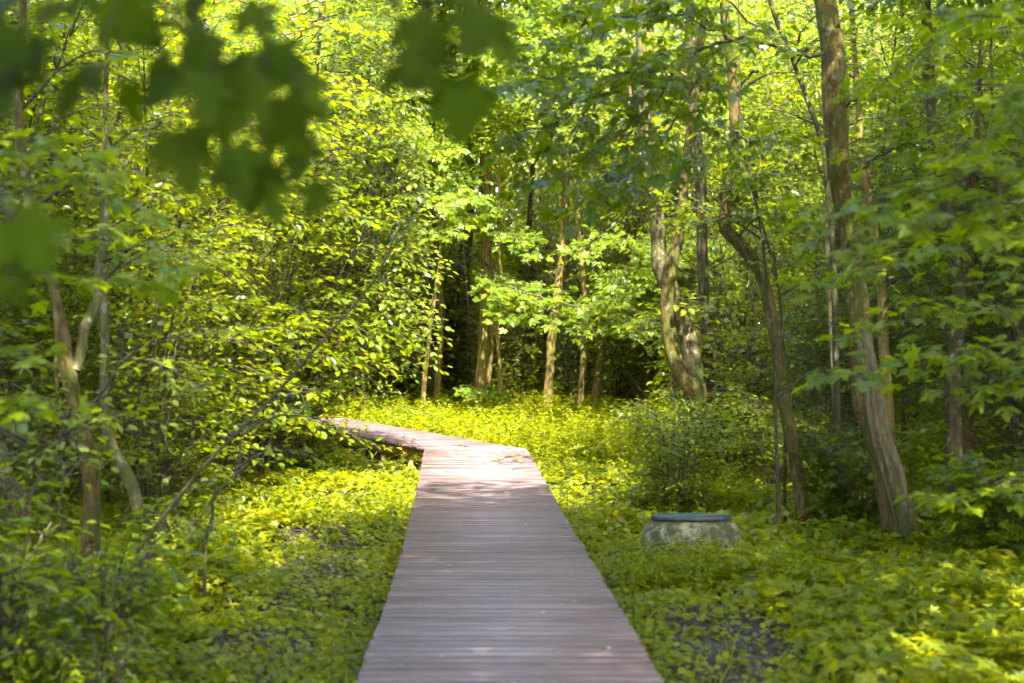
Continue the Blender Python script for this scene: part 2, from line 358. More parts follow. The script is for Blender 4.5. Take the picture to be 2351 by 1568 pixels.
while s < 8.2:
    w = PW-(rng.uniform(.011, .019) if rng.uniform() < .7 else rng.uniform(.020, .030)); a = A1+d2*s; b_ = A1+d2*(s+w)
    j, k2 = rng.normal(0, .004, 2)
    poly = [a-p2*j, a+p2*(W2+k2), b_+p2*(W2+k2), b_-p2*j]
    poly = clip(poly, np.array((0, 1.)), 20.151); poly = clip(poly, -nb, -np.dot(nb, A2)) if poly else poly
    plank(poly, a, p2, .345+.0*s); s += PW
s = -1.6
while s < 9:
    w = PW-.006; a = A2+d3*s; b_ = A2+d3*(s+w)
    poly = [a, a+p3*W2, b_+p3*W2, b_]; poly = clip(poly, nb, np.dot(nb, A2)+.004)
    if poly: plank(poly, a, p3, .347)
    s += PW
BW = empty('boardwalk', (0, 12, 0), 'long weathered purple grey plank boardwalk that bends to the left ahead', 'boardwalk')
BW.location = (0, 0, 0)
me = deck.mesh('deck', M_DECK, False)
at_ = me.attributes.new('rnd', 'FLOAT', 'POINT')
if len(rnds) == len(me.vertices): at_.data.foreach_set('value', np.array(rnds, np.float32))
ul = me.uv_layers.new(name='UVMap'); li = np.zeros(len(me.loops), np.int32); me.loops.foreach_get('vertex_index', li)
ul.data.foreach_set('uv', np.array(uvs, np.float32)[li].ravel())
mobj('deck', me, BW)
def beam(name, pts, zt, h=.15, th=.05):
    w = Wood()
    for a, b_ in zip(pts[:-1], pts[1:]):
        a = np.array(a, float); b_ = np.array(b_, float); n = nrm(np.array((-(b_-a)[1], (b_-a)[0])))*th/2
        za, zb = zt(a), zt(b_)
        w.prism([a-n, b_-n, b_+n, a+n], np.array([za-h, zb-h, zb-h, za-h]), np.array([za, zb, zb, za]))
    return w.obj(name, M_BEAM, BW, False)
ys = np.r_[np.arange(2.7, 20, 1.6), 20.05]
for sg in (-1, 1):
    beam('edge_beam', [(np.interp(q, DY, DX)+sg*(HW-.06), q) for q in ys], lambda p: dz(p[1])-TH-.004)
beam('edge_beam', [A1+p2*.045+d2*.04, A1+d2*6.1+p2*.045], lambda p: .345-TH-.004, .17)
beam('edge_beam', [A1+p2*(W2-.05)+d2*.1, A1+d2*6.1+p2*(W2-.05)], lambda p: .345-TH-.004, .17)
beam('edge_beam', [A2+p3*.05+d3*.3, A2+p3*.05+d3*8], lambda p: .345-TH-.004, .17)
beam('edge_beam', [A2+p3*(W2-.05)+d3*.3, A2+p3*(W2-.05)+d3*8], lambda p: .345-TH-.004, .17)
def post(c, d, zt, h=.05):
    c = np.array(c, float); n = np.array((-d[1], d[0])); w = Wood(); e = h
    w.prism([c-d*e-n*e, c+d*e-n*e, c+d*e+n*e, c-d*e+n*e], -.2, zt); w.obj('post', M_BEAM, BW, False)
for q in np.arange(3.2, 20, 1.5):
    for sg in (-1, 1): post((np.interp(q, DY, DX)+sg*(HW-.16), q), np.array((1., 0)), dz(q)-TH-.006)
for k in range(6):
    post(A1+d2*(.55+1.05*k)+p2*.02, d2, .345-TH-.18); post(A1+d2*(.55+1.05*k)+p2*(W2-.12), d2, .345-TH-.18)
for k in range(5): post(A2+d3*(.9+1.4*k)+p3*.12, d3, .345-TH-.01)

# ------------------------------------------------------------------ concrete well with a lid
wc = at(1588, 1172, 12.6); WL_DZ = -.05; wx, wy = wc[0], wc[1]
WL = empty('concrete_well', (wx, wy, WL_DZ), 'low round mossy concrete well ring with a flat dark blue lid', 'well')
WL.rotation_euler = (R(-5.0), 0, 0)
w = Wood(); k = 56; prof = [(.47, -.1), (.465, .1), (.455, .22), (.425, .33), (.375, .405), (.34, .415), (.0, .415)]
rg = np.random.default_rng(3); V = []; F = []
for j, (r, z) in enumerate(prof):
    for q in range(k):
        a = q*2*math.pi/k; rr = r*(1+(.012*math.sin(5*a+j)+.01*math.sin(11*a+2*j)+rg.normal(0, .006))*(r > .1)); V.append((rr*math.cos(a), rr*math.sin(a), z+rg.normal(0, .004)*(j < 5)))
for j in range(len(prof)-1):
    for q in range(k): F.append((j*k+q, j*k+(q+1) % k, (j+1)*k+(q+1) % k, (j+1)*k+q))
w.add(V, F); w.obj('ring', M_CONC, WL)
w = Wood(); V = []; F = []; prof = [(.345, .418), (.358, .424), (.36, .455), (.35, .465), (.31, .466), (.305, .460), (.0, .462)]
for j, (r, z) in enumerate(prof):
    for q in range(k): a = q*2*math.pi/k; V.append((r*math.cos(a), r*math.sin(a), z))
for j in range(len(prof)-1):
    for q in range(k): F.append((j*k+q, j*k+(q+1) % k, (j+1)*k+(q+1) % k, (j+1)*k+q))
w.add(V, F); w.obj('lid', M_LID, WL, False)

# ------------------------------------------------------------------ trees
def trunkobj(name, parent, pts, radii, mat, k=20, rough=.12, flute=0., seed=0, n=60, flare=True):
    """pts: world points from base up; the parent stands at pts[0]"""
    P = smooth_path(pts, n); r = np.interp(np.linspace(0, 1, n), np.linspace(0, 1, len(radii)), radii)
    if flare:
        d = np.r_[0, np.cumsum(np.linalg.norm(np.diff(P, axis=0), axis=1))]; r = r*(1+.22*np.exp(-d/.2))
    g = np.random.default_rng(seed+99); d = np.linspace(0, 1, n)
    r = r*(1+.05*np.sin(d*23+seed)+.03*np.sin(d*51+2*seed))
    P = P+np.stack([.02*np.sin(d*17+seed), .02*np.cos(d*13+seed), 0*d], 1)*np.sin(d*math.pi)[:, None]
    w = Wood(); w.tube(P-np.array(parent.location), r, k, rough, flute, seed); return w.obj(name, mat, parent)
def px(L): return L
def tree(label, uv, Y, wid, mat, top=None, seed=0, cat='tree', flute=0., group=None, name='tree', zbase=None, dy=0., k=20):
    """uv: pixels of the stem from base up, all about Y metres away; wid: widths in the same pixels"""
    P = [at(u, v, Y+dy*i/(len(uv)-1)) for i, (u, v) in enumerate(uv)]
    g0 = float(gz(P[0][0], P[0][1])); P[0][2] = g0-.02
    if top is not None:                      # carry the stem on above the picture
        d = nrm(P[-1]-P[-2]); d = nrm(d+np.array((0, 0, .6))); P += [P[-1]+d*top*.5, P[-1]+d*top*.5+np.array((0, 0, top*.5))]
        wid = list(wid)+[wid[-1]*.7, wid[-1]*.4]
    root = empty(name, P[0]+np.array((0, 0, .02)), label, cat, group)
    trunkobj('trunk', root, P, [.86*w_*Y/FP/2 for w_ in wid], mat, k, .12, flute, seed)
    return root, P
def leafy(root, specs, T, mat, wood, leafsize, side, seed, step=.13, clouds=(), name='crown', bname='branches', **kw):
    """specs: lists of world points, each one leafy bough of the thing"""
    W = Wood(); L = Leaves(); rng = np.random.default_rng(seed); o = np.array(root.location)
    for s in specs:
        r0 = .02
        if isinstance(s, tuple): s, r0 = s
        bough(W, L, np.asarray(s)-o, r0, side, leafsize, rng, step, **kw)
    for c, rad, ncl, nper in clouds: cloud(L, np.asarray(c)-o, rad, ncl, nper, max(leafsize, .13), rng, .75)
    if L.P: mobj(name, L.mesh(name, T, mat, rng), root)
    if W.V: W.obj(bname, wood, root)
    return root
def rboughs(P0, n, r, rng, lo=0, hi=1., rise=.2, reach=(.6, 1.1)):
    out = []
    for i in range(n):
        a = rng.uniform(0, 6.283); f = rng.uniform(lo, hi); p = np.array([np.interp(f*(len(P0)-1), np.arange(len(P0)), np.asarray(P0)[:, c]) for c in range(3)])
        ln = r*rng.uniform(*reach); e = p+np.array((math.cos(a), math.sin(a), rise))*ln; m_ = (p+e)/2+np.array((0, 0, .12*ln)); e[2] -= .1*ln
        out.append(([p, m_, e], .008+.006*ln))
    return out

rs = np.random.default_rng(77)
# --- right hand trees
r1, P1 = tree('thick leaning brown trunk with split bark and bare wood, right of the well',
    [(2075, 1285), (2052, 1150), (2015, 1000), (1990, 900), (1968, 700), (1942, 500), (1925, 340), (1920, 200), (1908, 90), (1893, 0)], 13.0,
    [84, 74, 68, 66, 60, 55, 58, 70, 66, 58], B_BROWN, 5.0, 1, flute=.05, k=40)
w = Wood(); pts = smooth_path([at(2082, 1250, 12.92), at(2054, 1120, 12.9), at(2021, 1000, 12.88), at(2004, 880, 12.87), at(1984, 790, 12.91), at(1970, 700, 13.0)], 40)
w.tube(pts-np.array(r1.location), np.interp(np.linspace(0, 1, 40), [0, .15, .5, .85, 1], [.045, .078, .082, .064, .035]), 24, .35, .10, 4); w.obj('bare_wood_strip', M_BARE, r1)
ts = Wood(); ts.tube(smooth_path([at(1985, 820, 12.95), at(2012, 960, 12.86), at(2046, 1090, 12.85), at(2086, 1260, 12.84)], 30)-np.array(r1.location), np.linspace(.02, .06, 30), 10, .2, 0, 8); ts.obj('root_ridge', B_MOSS, r1)
maplespray = [([at(1890, 122, 12.9), at(1680, 98, 12.0), at(1520, 155, 11.2), at(1330, 250, 10.4), at(1150, 330, 9.8)], .02),
    ([at(1700, 98, 12.0), at(1560, 40, 11.2), at(1400, 60, 10.4), at(1250, 130, 9.9)], .014),
    ([at(1560, 140, 11.4), at(1480, 260, 10.8), at(1350, 350, 10.4), at(1240, 420, 10.2)], .014),
    ([at(1500, 165, 11.0), at(1350, 150, 10.3), at(1200, 190, 9.8), at(1080, 230, 9.6)], .012),
    ([at(1650, 110, 12), at(1560, 260, 11.6), at(1450, 400, 11.3), at(1330, 470, 11)], .014),
    ([at(1740, 60, 12.5), at(1600, -40, 12), at(1450, -30, 11), at(1300, 20, 10.5)], .014),
    ([at(1800, 300, 13), at(1700, 330, 12.6), at(1560, 380, 12.2), at(1420, 440, 12)], .012),
    ([at(1950, 400, 13), at(2080, 330, 12.4), at(2200, 360, 11.8), at(2330, 330, 11.4)], .012),
    ([at(1935, 260, 13), at(2050, 180, 12.2), at(2180, 210, 11.5), at(2300, 150, 11)], .014)]
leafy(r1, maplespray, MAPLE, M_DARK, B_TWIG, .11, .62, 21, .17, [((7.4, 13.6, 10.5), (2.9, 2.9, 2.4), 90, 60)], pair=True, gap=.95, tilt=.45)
r2, P2_ = tree('slender kinked brown trunk with bare upper stem, between the well and the thick leaning trunk',
    [(1850, 1245), (1838, 1120), (1818, 1000), (1797, 880), (1775, 760), (1745, 630), (1700, 560), (1668, 520), (1672, 440), (1682, 300), (1674, 120), (1663, 0)], 13.9,
    [42, 38, 36, 32, 33, 36, 34, 32, 26, 27, 26, 24], B_BROWN, 4.0, 2)
leafy(r2, rboughs(P2_[6:10], 5, 1.3, rs), MAPLE, M_DARK, B_TWIG, .10, .4, 22, .17, pair=True, gap=.95)
T_THIN = [
 ('thin straight sapling stem just left of the kinked slender trunk', [(1793, 1235), (1785, 1100), (1778, 950), (1782, 800), (1760, 640), (1735, 480), (1705, 330), (1700, 200)], 13.5, [13, 11, 10, 9, 9, 8, 7, 5], B_DARK),
 ('thin dark stem slanting up to the left across the top, left of the thick trunk', [(1925, 900), (1915, 700), (1905, 480), (1893, 350), (1850, 230), (1812, 110), (1762, -20)], 14.5, [18, 16, 14, 13, 13, 12, 10], B_DARK),
 ('thin pale straight stem touching the left edge of the thick trunk', [(1930, 1050), (1912, 800), (1900, 500), (1896, 300), (1893, 0)], 15.5, [18, 16, 15, 14, 12], B_GREY),
 ('orange brown young trunk behind the thick leaning trunk', [(2050, 1120), (2040, 930), (2030, 780), (2018, 620), (1995, 450), (1975, 330), (1965, 200)], 16, [32, 29, 27, 25, 22, 19, 16], B_TAN),
 ('mottled dark trunk with black upper bark near the right edge', [(2190, 1140), (2192, 1000), (2190, 860), (2200, 700), (2185, 560), (2168, 420), (2148, 330), (2132, 200), (2126, 50), (2124, -60)], 15, [48, 44, 40, 34, 32, 30, 32, 30, 28, 26], B_DARK),
 ('forked brown trunk just right of the mottled dark one', [(2235, 1160), (2222, 1020), (2212, 900), (2206, 760), (2218, 640), (2232, 540), (2240, 420)], 15.6, [42, 38, 34, 30, 26, 22, 18], B_BROWN),
 ('thin brown stem by the right edge of the wood, leaning left', [(2400, 1000), (2345, 820), (2322, 660), (2302, 540), (2290, 380)], 15, [20, 18, 15, 13, 10], B_BROWN),
 ('dark upright trunk rising behind the twin stemmed mossy tree', [(1640, 1040), (1628, 900), (1620, 760), (1616, 640), (1612, 500), (1600, 340), (1592, 200), (1584, 60), (1590, -60)], 19, [36, 34, 30, 30, 28, 27, 26, 22, 20], B_DARK),
 ('slim trunk far back on the right, half hidden by leaves', [(2075, 1000), (2080, 800), (2110, 500), (2120, 250)], 22, [18, 15, 14, 12], B_GREY),
 ('thin dark sapling between the kinked trunk and the thick trunk', [(1800, 1000), (1802, 850), (1790, 700), (1765, 560), (1720, 380)], 14.2, [9, 8, 8, 7, 5], B_DARK),
]
for i, (lb, uv, Yd, wd_, mt) in enumerate(T_THIN):
    r_, P_ = tree(lb, uv, Yd, wd_, mt, 3.0, 30+i, k=14)
    leafy(r_, rboughs(P_[2:], 7, 1.1, rs), OVATE, M_DARK, B_TWIG, .08, .4, 60+i, .15, [(P_[-1], (1.8, 1.8, 1.4), 26, 60)] if i in (3, 4, 5, 6, 8) else [(P_[-1], (.8, .8, .6), 6, 40)])
# twin stemmed mossy tree
r3, P3_ = tree('mossy twin stemmed tree forking low above the bluish shrub', [(1650, 1110), (1635, 1030), (1612, 960), (1590, 910), (1560, 860), (1540, 800), (1534, 700), (1545, 600), (1557, 540), (1570, 400), (1590, 250), (1612, 80), (1625, -40)], 18,
    [60, 56, 54, 46, 40, 36, 34, 32, 30, 26, 22, 20, 18], B_BROWN, 3.5, 41, k=24)
trunkobj('stem', r3, [at(1618, 975, 18.05), at(1600, 900, 18.1), at(1585, 810, 18.15), at(1565, 730, 18.2), at(1540, 660, 18.2), at(1513, 600, 18.2), at(1506, 500, 18.2), at(1495, 380, 18.2), at(1480, 230, 18.2), at(1468, 60, 18.2), at(1462, -80, 18.2)],
    [w_*18/FP/2 for w_ in (48, 44, 42, 40, 40, 40, 34, 32, 28, 24, 22)], B_GREY, 24, .14, 0, 42, flare=False)
trunkobj('stem', r3, [at(1502, 450, 18.2), at(1478, 330, 18.3), at(1455, 230, 18.4), at(1440, 130, 18.5)], [.06, .05, .04, .02], B_GREY, 12, .1, 0, 43, flare=False)
longb = [([at(1590, 395, 18.2), at(1480, 440, 18.3), at(1400, 520, 18.6), at(1320, 590, 19), at(1230, 650, 19.5)], .022),
         ([at(1580, 380, 18.2), at(1500, 430, 18), at(1440, 490, 17.6), at(1350, 560, 17.2)], .016),
         ([at(1740, 165, 16), at(1680, 210, 17), at(1610, 260, 18)], .02)]
leafy(r3, longb, OVATE, M_ELM, B_DARK, .075, .35, 44, .24)

# --- centre: trunks of the far side beyond the bend
C_T = [
 ('straight tan maple trunk beyond the bend, thickest of the lit trunks there', [(1098, 985), (1102, 900), (1108, 800), (1112, 700), (1117, 560), (1116, 400), (1112, 180)], 29, [33, 29, 27, 26, 25, 23, 20], B_TAN),
 ('broad dark mossy trunk in the shade behind the left end of the bend', [(1058, 975), (1056, 850), (1060, 720), (1066, 600), (1076, 520), (1080, 380)], 33, [40, 36, 34, 30, 26, 22], B_MOSS),
 ('thin pale wavy stem just right of the tan maple trunk', [(1143, 980), (1148, 880), (1144, 760), (1147, 640), (1146, 540)], 28, [15, 12, 11, 10, 8], B_TAN),
 ('shaded trunk leaning right between the wavy stem and the lit leaning trunk', [(1165, 970), (1186, 830), (1190, 720), (1208, 620), (1216, 520)], 32, [26, 23, 21, 20, 16], B_MOSS),
 ('lit tan trunk leaning right behind the middle of the maple spray', [(1256, 960), (1262, 860), (1268, 770), (1284, 620), (1298, 500), (1302, 380)], 30, [28, 25, 24, 23, 22, 18], B_TAN),
 ('short leaning tan trunk at the right end of the maple spray', [(1362, 950), (1380, 820), (1402, 720), (1424, 655), (1450, 560)], 30, [26, 24, 23, 22, 18], B_TAN),
 ('slim tan stem at the left end of the shaded gap beyond the bend', [(970, 985), (974, 880), (985, 770), (1000, 680), (1010, 560)], 28, [14, 12, 12, 11, 8], B_TAN),
 ('thin stem leaning sharply right in the shade behind the maple spray', [(1170, 960), (1200, 860), (1232, 790), (1262, 720)], 33, [10, 9, 8, 6], B_MOSS),
 ('thin dark sapling beside the far end of the boardwalk', [(833, 960), (834, 900), (836, 840), (840, 700)], 29, [12, 11, 10, 8], B_MOSS),
 ('thinnest dark stem in the shade above the far end of the boardwalk', [(912, 975), (903, 905), (899, 850), (902, 720)], 32, [8, 7, 7, 5], B_DARK),
 ('dark shaded stem between the thinnest stem and the slim tan one', [(938, 975), (936, 900), (932, 820), (940, 700)], 34, [12, 11, 10, 8], B_DARK),
 ('dim stem in the shade right of the lit leaning trunk', [(1292, 950), (1310, 840), (1322, 780), (1330, 680)], 35, [13, 12, 10, 8], B_MOSS),
 ('faint slim trunk deep in the shade between two tan trunks', [(1232, 950), (1240, 800), (1236, 600), (1232, 480)], 38, [18, 16, 15, 12], B_DARK),
]
C_R = []
for i, (lb, uv, Yd, wd_, mt) in enumerate(C_T):
    C_R.append(tree(lb, uv, Yd, wd_, mt, 5.0 if wd_[0] > 20 else 2.5, 110+i, k=16))
# the sharp maple sprays of the first centre tree
mp = [([at(1112, 600, 29), at(1150, 655, 27), at(1200, 668, 25.8), at(1300, 700, 25), at(1400, 725, 24.5), at(1500, 745, 24)], .026),
      ([at(1150, 660, 27), at(1230, 700, 25.6), at(1320, 745, 24.8), at(1390, 762, 24.5)], .018),
      ([at(1130, 660, 27), at(1150, 690, 26.5), at(1180, 735, 25.5)], .014),
      ([at(1116, 520, 29), at(1080, 500, 27), at(1035, 520, 26), at(1000, 560, 25.4)], .018),
      ([at(1116, 460, 29), at(1090, 460, 27), at(1050, 450, 26), at(1010, 480, 25.4)], .018),
      ([at(1100, 900, 29), at(1110, 895, 28), at(1130, 905, 27)], .01),
      ([at(1120, 520, 29), at(1160, 530, 27.5), at(1200, 560, 26.5), at(1225, 590, 26)], .013)]
leafy(C_R[0][0], mp, MAPLE, M_MAPLE, B_TWIG, .15, .46, 201, .2, [(at(1112, 60, 30), (2.6, 2.6, 2.4), 60, 70), (at(1100, 200, 30.5), (2.2, 1.6, 1.2), 30, 60)], pair=True, gap=.75, tilt=.45, updir=(0, -.45, 1))
for i in (1, 3, 4, 5, 12):
    r_, P_ = C_R[i]
    leafy(r_, rboughs(P_[5:], 4, 1.6, rs, rise=.3), MAPLE2, M_MAPLE, B_TWIG, .14, .5, 210+i, .2, [(P_[-1]+np.array((0, 0, 1.5)), (1.8, 1.6, 1.6), 16, 60)], pair=True, gap=.8)
# drooping sprays that face the light on the front of the far trees
rb2 = np.random.default_rng(222)
def front(seed, n, u0, u1, v0, v1, Y0, kind, mat, leaf, root, reach=(1.8, 3.4), **kw):
    sp_ = []
    for q in range(n):
        u = rb2.uniform(u0, u1); v = rb2.uniform(v0, v1); Yd = Y0+rb2.uniform(-1.5, 1.5); p = at(u, v, Yd); e = p+np.array((rb2.normal(0, 1.2), -rb2.uniform(*reach), -rb2.uniform(.2, .9)))
        sp_.append(([p, (p+e)/2+np.array((0, 0, .25)), e], .014))
    leafy(root, sp_, kind, mat, B_TWIG, leaf, .55, seed, **kw)
FR = [('young maple with bright drooping sprays above the shaded gap', 1117, 3.4, 900, 1240, -80, 300, 28.5, MAPLE2, .15), ('young maple with bright sprays left of the gap, under the dark hanging leaves', 1000, 3.2, 780, 980, -40, 420, 28, MAPLE2, .145),
      ('young elm with small yellow green leaves hanging before the lit leaning trunk', 1330, 3.2, 1200, 1560, 260, 370, 27, OVATE, .10), ('young maple with bright sprays right of the centre, behind the twin stems', 1440, 3.2, 1260, 1620, -80, 320, 29, MAPLE2, .145),
      ('young elm behind the mossy twin stems with bright small leaves', 1600, 3.0, 1500, 1800, 0, 760, 27, OVATE, .105), ('young maple with sunlit leaves right of the short leaning trunk', 1480, 3, 1450, 1640, 560, 740, 27, MAPLE2, .13),
      ('young elm with sunlit leaves seen between the thick trunk and the mottled one', 2010, 3, 1900, 2130, 0, 620, 27, OVATE, .105)]
for q, (lb, ub, hh, u0, u1, v0, v1, Y0, kd, lf) in enumerate(FR):
    r_, P_ = tree(lb, [(ub, 960), (ub+12, 700), (ub-8, 400), (ub+6, 0)], Y0+2.5, [18, 15, 12, 9], B_TAN, 2.0, 230+q, k=10)
    front(240+q, 24 if kd is MAPLE2 else 24, u0, u1, v0, v1, Y0+1.5, kd, M_MAPLE if kd is MAPLE2 else M_FAR, lf, r_, step=.2 if kd is MAPLE2 else .13, pair=kd is MAPLE2, gap=.75 if kd is MAPLE2 else .6, tilt=.45, updir=(0, -.5, 1))
r_, P_ = tree('young elm leaning over the bend from the left wall with glossy pale tips', [(640, 1010), (652, 800), (690, 500), (720, 200), (740, -50)], 20.5, [26, 22, 18, 14, 10], B_GREY, 2.0, 250, k=12)
sp_ = []
for v in np.arange(-80, 900, 17):
    ue = 1000-25*math.sin(v*.03)-60*max(0, (v-780)/120)*2-(60 if v < 200 else 0); us = 700+rb2.uniform(-30, 30); Yd = 20.3+rb2.uniform(-.6, .6)
    sp_.append(([at(us, v-25, Yd), at((us+ue)/2, v-40, Yd-.5), at(ue+rb2.uniform(-50, 0), v+rb2.uniform(10, 50), Yd-1.2)], .012))
leafy(r_, sp_, OVATE, M_ELM, B_TWIG, .10, .5, 251, .13, updir=(0, -.3, 1), tilt=.45)
for i in (2, 6, 7, 8, 9, 10, 11):
    r_, P_ = C_R[i]
    leafy(r_, rboughs(P_[4:], 4, .9, rs, rise=.2), OVATE, M_MAPLE, B_TWIG, .09, .35, 210+i, .16, [(P_[-1], (1.5, 1.5, 1.2), 24, 60)])

# --- left hand trees
r_, P_ = tree('forked brown grey trunk on the left, rising from the tall herbs', [(190, 1425), (205, 1250), (208, 1120), (195, 1010), (178, 920), (160, 840), (140, 760), (118, 670), (92, 560), (72, 440), (50, 300), (46, 150), (52, -20)], 10.4,
    [46, 42, 41, 42, 40, 42, 34, 30, 26, 24, 24, 22, 20], B_BROWN, 4, 301, k=24)
trunkobj('stem', r_, [at(172, 850, 10.4), at(190, 790, 10.45), at(206, 730, 10.5), at(222, 660, 10.6), at(235, 600, 10.7), at(240, 500, 10.8), at(262, 380, 11)], [.045, .04, .036, .034, .03, .022, .015], B_GREY, 14, .12, 0, 302, flare=False)
lb_ = [([at(70, 470, 10.4), at(180, 420, 10.2), at(290, 320, 10), at(380, 285, 9.8)], .02), ([at(80, 520, 10.4), at(190, 550, 10.2), at(300, 490, 10), at(370, 440, 9.8)], .018),
      ([at(235, 600, 10.7), at(340, 560, 10.4), at(450, 520, 10.2)], .014), ([at(100, 600, 10.4), at(40, 520, 10), at(-30, 430, 9.8)], .016),
      ([at(200, 930, 10.5), at(320, 800, 10.6), at(480, 770, 10.8), at(640, 800, 11)], .016), ([at(195, 960, 10.4), at(300, 830, 10.2), at(440, 870, 10), at(520, 900, 9.8)], .01),
      ([at(52, 250, 10.4), at(160, 150, 10.2), at(300, 100, 10)], .016), ([at(60, 360, 10.4), at(150, 270, 10.8), at(260, 230, 11.2)], .014)]
leafy(r_, lb_, OVATE, M_ELM, B_TWIG, .085, .5, 303, .13, [((-4.2, 10, 7.5), (2.4, 2.4, 1.8), 60, 60)])
r_, P_ = tree('grey leaning trunk low on the left behind the long slanting sapling', [(392, 1390), (345, 1260), (312, 1160), (283, 1080), (262, 1030), (245, 920), (236, 800), (232, 640), (240, 420)], 11.6, [40, 36, 34, 34, 32, 28, 26, 22, 16], B_GREY, 3, 305)
leafy(r_, rboughs(P_[6:], 7, 1.2, rs), OVATE, M_ELM, B_TWIG, .08, .45, 306, .14)
r_, P_ = tree('long thin sapling slanting up to the right across the left side', [(225, 1420), (262, 1345), (330, 1245), (420, 1135), (520, 1020), (600, 930), (680, 850), (740, 790), (830, 680), (880, 600), (925, 500)], 9.2, [9, 10, 10, 10, 9.5, 9, 8.5, 8, 7, 6, 4], B_TWIG, None, 307, k=10)
leafy(r_, [([P_[9], at(960, 480, 9.2), at(1000, 430, 9.3)], .006), ([P_[6], at(690, 780, 9.3), at(720, 700, 9.4)], .007), ([P_[5], at(700, 900, 9.2), at(790, 890, 9.2)], .007), ([P_[4], at(540, 940, 9.1), at(550, 860, 9)], .006)], OVATE, M_DARK, B_TWIG, .08, .25, 308, .16)
L_T = [
 ('pale thick leaning trunk at the left edge low down', [(60, 1260), (48, 1190), (28, 1110), (0, 1040), (-40, 960), (-70, 800)], 12, [44, 42, 42, 40, 36, 30], B_GREY, 320),
 ('thin grey crooked stem left of the forked trunk', [(95, 1290), (112, 1190), (122, 1100), (135, 1020), (130, 920), (128, 780)], 12.5, [12, 12, 11, 12, 10, 8], B_GREY, 321),
 ('small crooked sapling standing at the left edge of the sunny clearing', [(465, 1360), (476, 1250), (482, 1180), (505, 1130), (545, 1065), (560, 960)], 10.5, [9, 8, 8, 7, 6, 4], B_TWIG, 322),
 ('thin brown upright stem in the bottom left corner', [(32, 1640), (42, 1500), (52, 1380), (60, 1250), (62, 1100), (70, 900)], 7.6, [11, 10, 9, 8, 7, 5], B_BROWN, 323),
 ('thin pale stem standing among the herbs right of the corner stem', [(150, 1370), (146, 1260), (142, 1150), (138, 1040), (150, 950)], 9.6, [7, 6, 6, 6, 4], B_TWIG, 324),
 ('slim dark stem behind the forked left trunk, half hidden', [(245, 1060), (236, 900), (228, 760), (235, 560), (262, 380)], 16, [18, 15, 14, 12, 10], B_DARK, 325),
 ('pinkish slender stem leaning right in the leaves above the clearing', [(430, 1100), (455, 860), (480, 640), (505, 540), (540, 400)], 17, [18, 15, 14, 12, 9], B_GREY, 326),
]
for lb, uv, Yd, wd_, mt, sd in L_T:
    r_, P_ = tree(lb, uv, Yd, wd_, mt, 1.6 if sd in (320, 325, 326) else None, sd, k=12)
    leafy(r_, rboughs(P_[2:], 8 if sd != 322 else 5, .8 if wd_[0] < 15 else 1.2, rs), OVATE, M_ELM, B_TWIG, .08, .35, sd+40, .15)

# --- leafy shrubs of the understorey: a few kinds, copied
def shrub_proto(h, r, nst, seed, T, mat, leaf, nb, side=.45, step=.14, lean=(0, 0), **kw):
    rng = np.random.default_rng(seed); W = Wood(); L = Leaves(); ST = Wood()
    for i in range(nst):
        a = i*6.283/nst+rng.uniform(-.4, .4); rr = r*rng.uniform(.25, .75); hh = h*rng.uniform(.75, 1.05)
        b0 = np.array((math.cos(a)*.12, math.sin(a)*.12, 0)); tip = np.array((math.cos(a)*rr+lean[0], math.sin(a)*rr+lean[1], hh))
        mid = b0*.4+tip*.6; mid[:2] *= .55; mid[2] = hh*.55; P = smooth_path([b0, mid, tip], 18)
        ST.tube(P, np.linspace(.008+.0025*h, .005, 18), 8, .1, 0, seed+i)
        for j in range(nb):
            f = rng.uniform(.12, 1); p = P[int(f*17)]; aa = a+rng.normal(0, 1.1); ln = r*rng.uniform(.35, .8)*(1.15-.5*f)
            dz_ = rng.uniform(.0, .55); e = p+np.array((math.cos(aa), math.sin(aa), dz_))*ln; mm = (p+e)/2+np.array((0, 0, .10*ln))
            e = e-np.array((0, 0, .12*ln)); bough(W, L, [p, mm, e], .006+.004*ln, side, leaf, rng, step, **kw)
    return ST.mesh('stems', B_TWIG), W.mesh('twigs', B_TWIG), L.mesh('foliage', T, mat, rng), L.count()
PRO = {
 'elm1': shrub_proto(6.6, 2.4, 5, 401, OVATE, M_ELM, .125, 31), 'elm2': shrub_proto(5.6, 2.2, 5, 402, OVATE, M_ELM, .118, 29),
 'elm3': shrub_proto(7.4, 2.6, 5, 403, OVATE, M_ELM, .128, 33), 'map1': shrub_proto(6.8, 2.4, 5, 404, MAPLE2, M_MAPLE, .14, 26, .5, .19, pair=True, gap=.9, tilt=.45),
 'dark1': shrub_proto(6.5, 2.4, 5, 405, OVATE, M_DARK, .11, 31), 'dark2': shrub_proto(5.0, 2.0, 5, 406, OVATE, M_DARK, .105, 27),
 'low1': shrub_proto(1.9, 1.2, 7, 407, OVATE, M_ELM, .10, 16, .3, .13, tilt=.3), 'low2': shrub_proto(1.3, .9, 8, 408, MAPLE2, M_DARK, .10, 9, .25, .15, pair=True, gap=.9),
 'herb1': shrub_proto(.95, .5, 8, 409, NARROW, M_ELM, .11, 9, .16, .10), 'herb2': shrub_proto(.7, .5, 8, 410, OVATE, M_MAPLE, .10, 9, .16, .10),
}
print('LEAVES', {k_: v[3] for k_, v in PRO.items()})
def shrub(kind, x, y, label, rot=0., sc=1., group=None, name='shrub', cat='shrub'):
    z = float(gz(x, y)); o = empty(name, (x, y, z-.02), label, cat, group); o.rotation_euler = (0, 0, rot); o.scale = (sc, sc, sc)
    for n_, me_ in zip(('stems', 'twigs', 'foliage'), PRO[kind][:3]): mobj(n_, me_, o)
    return o
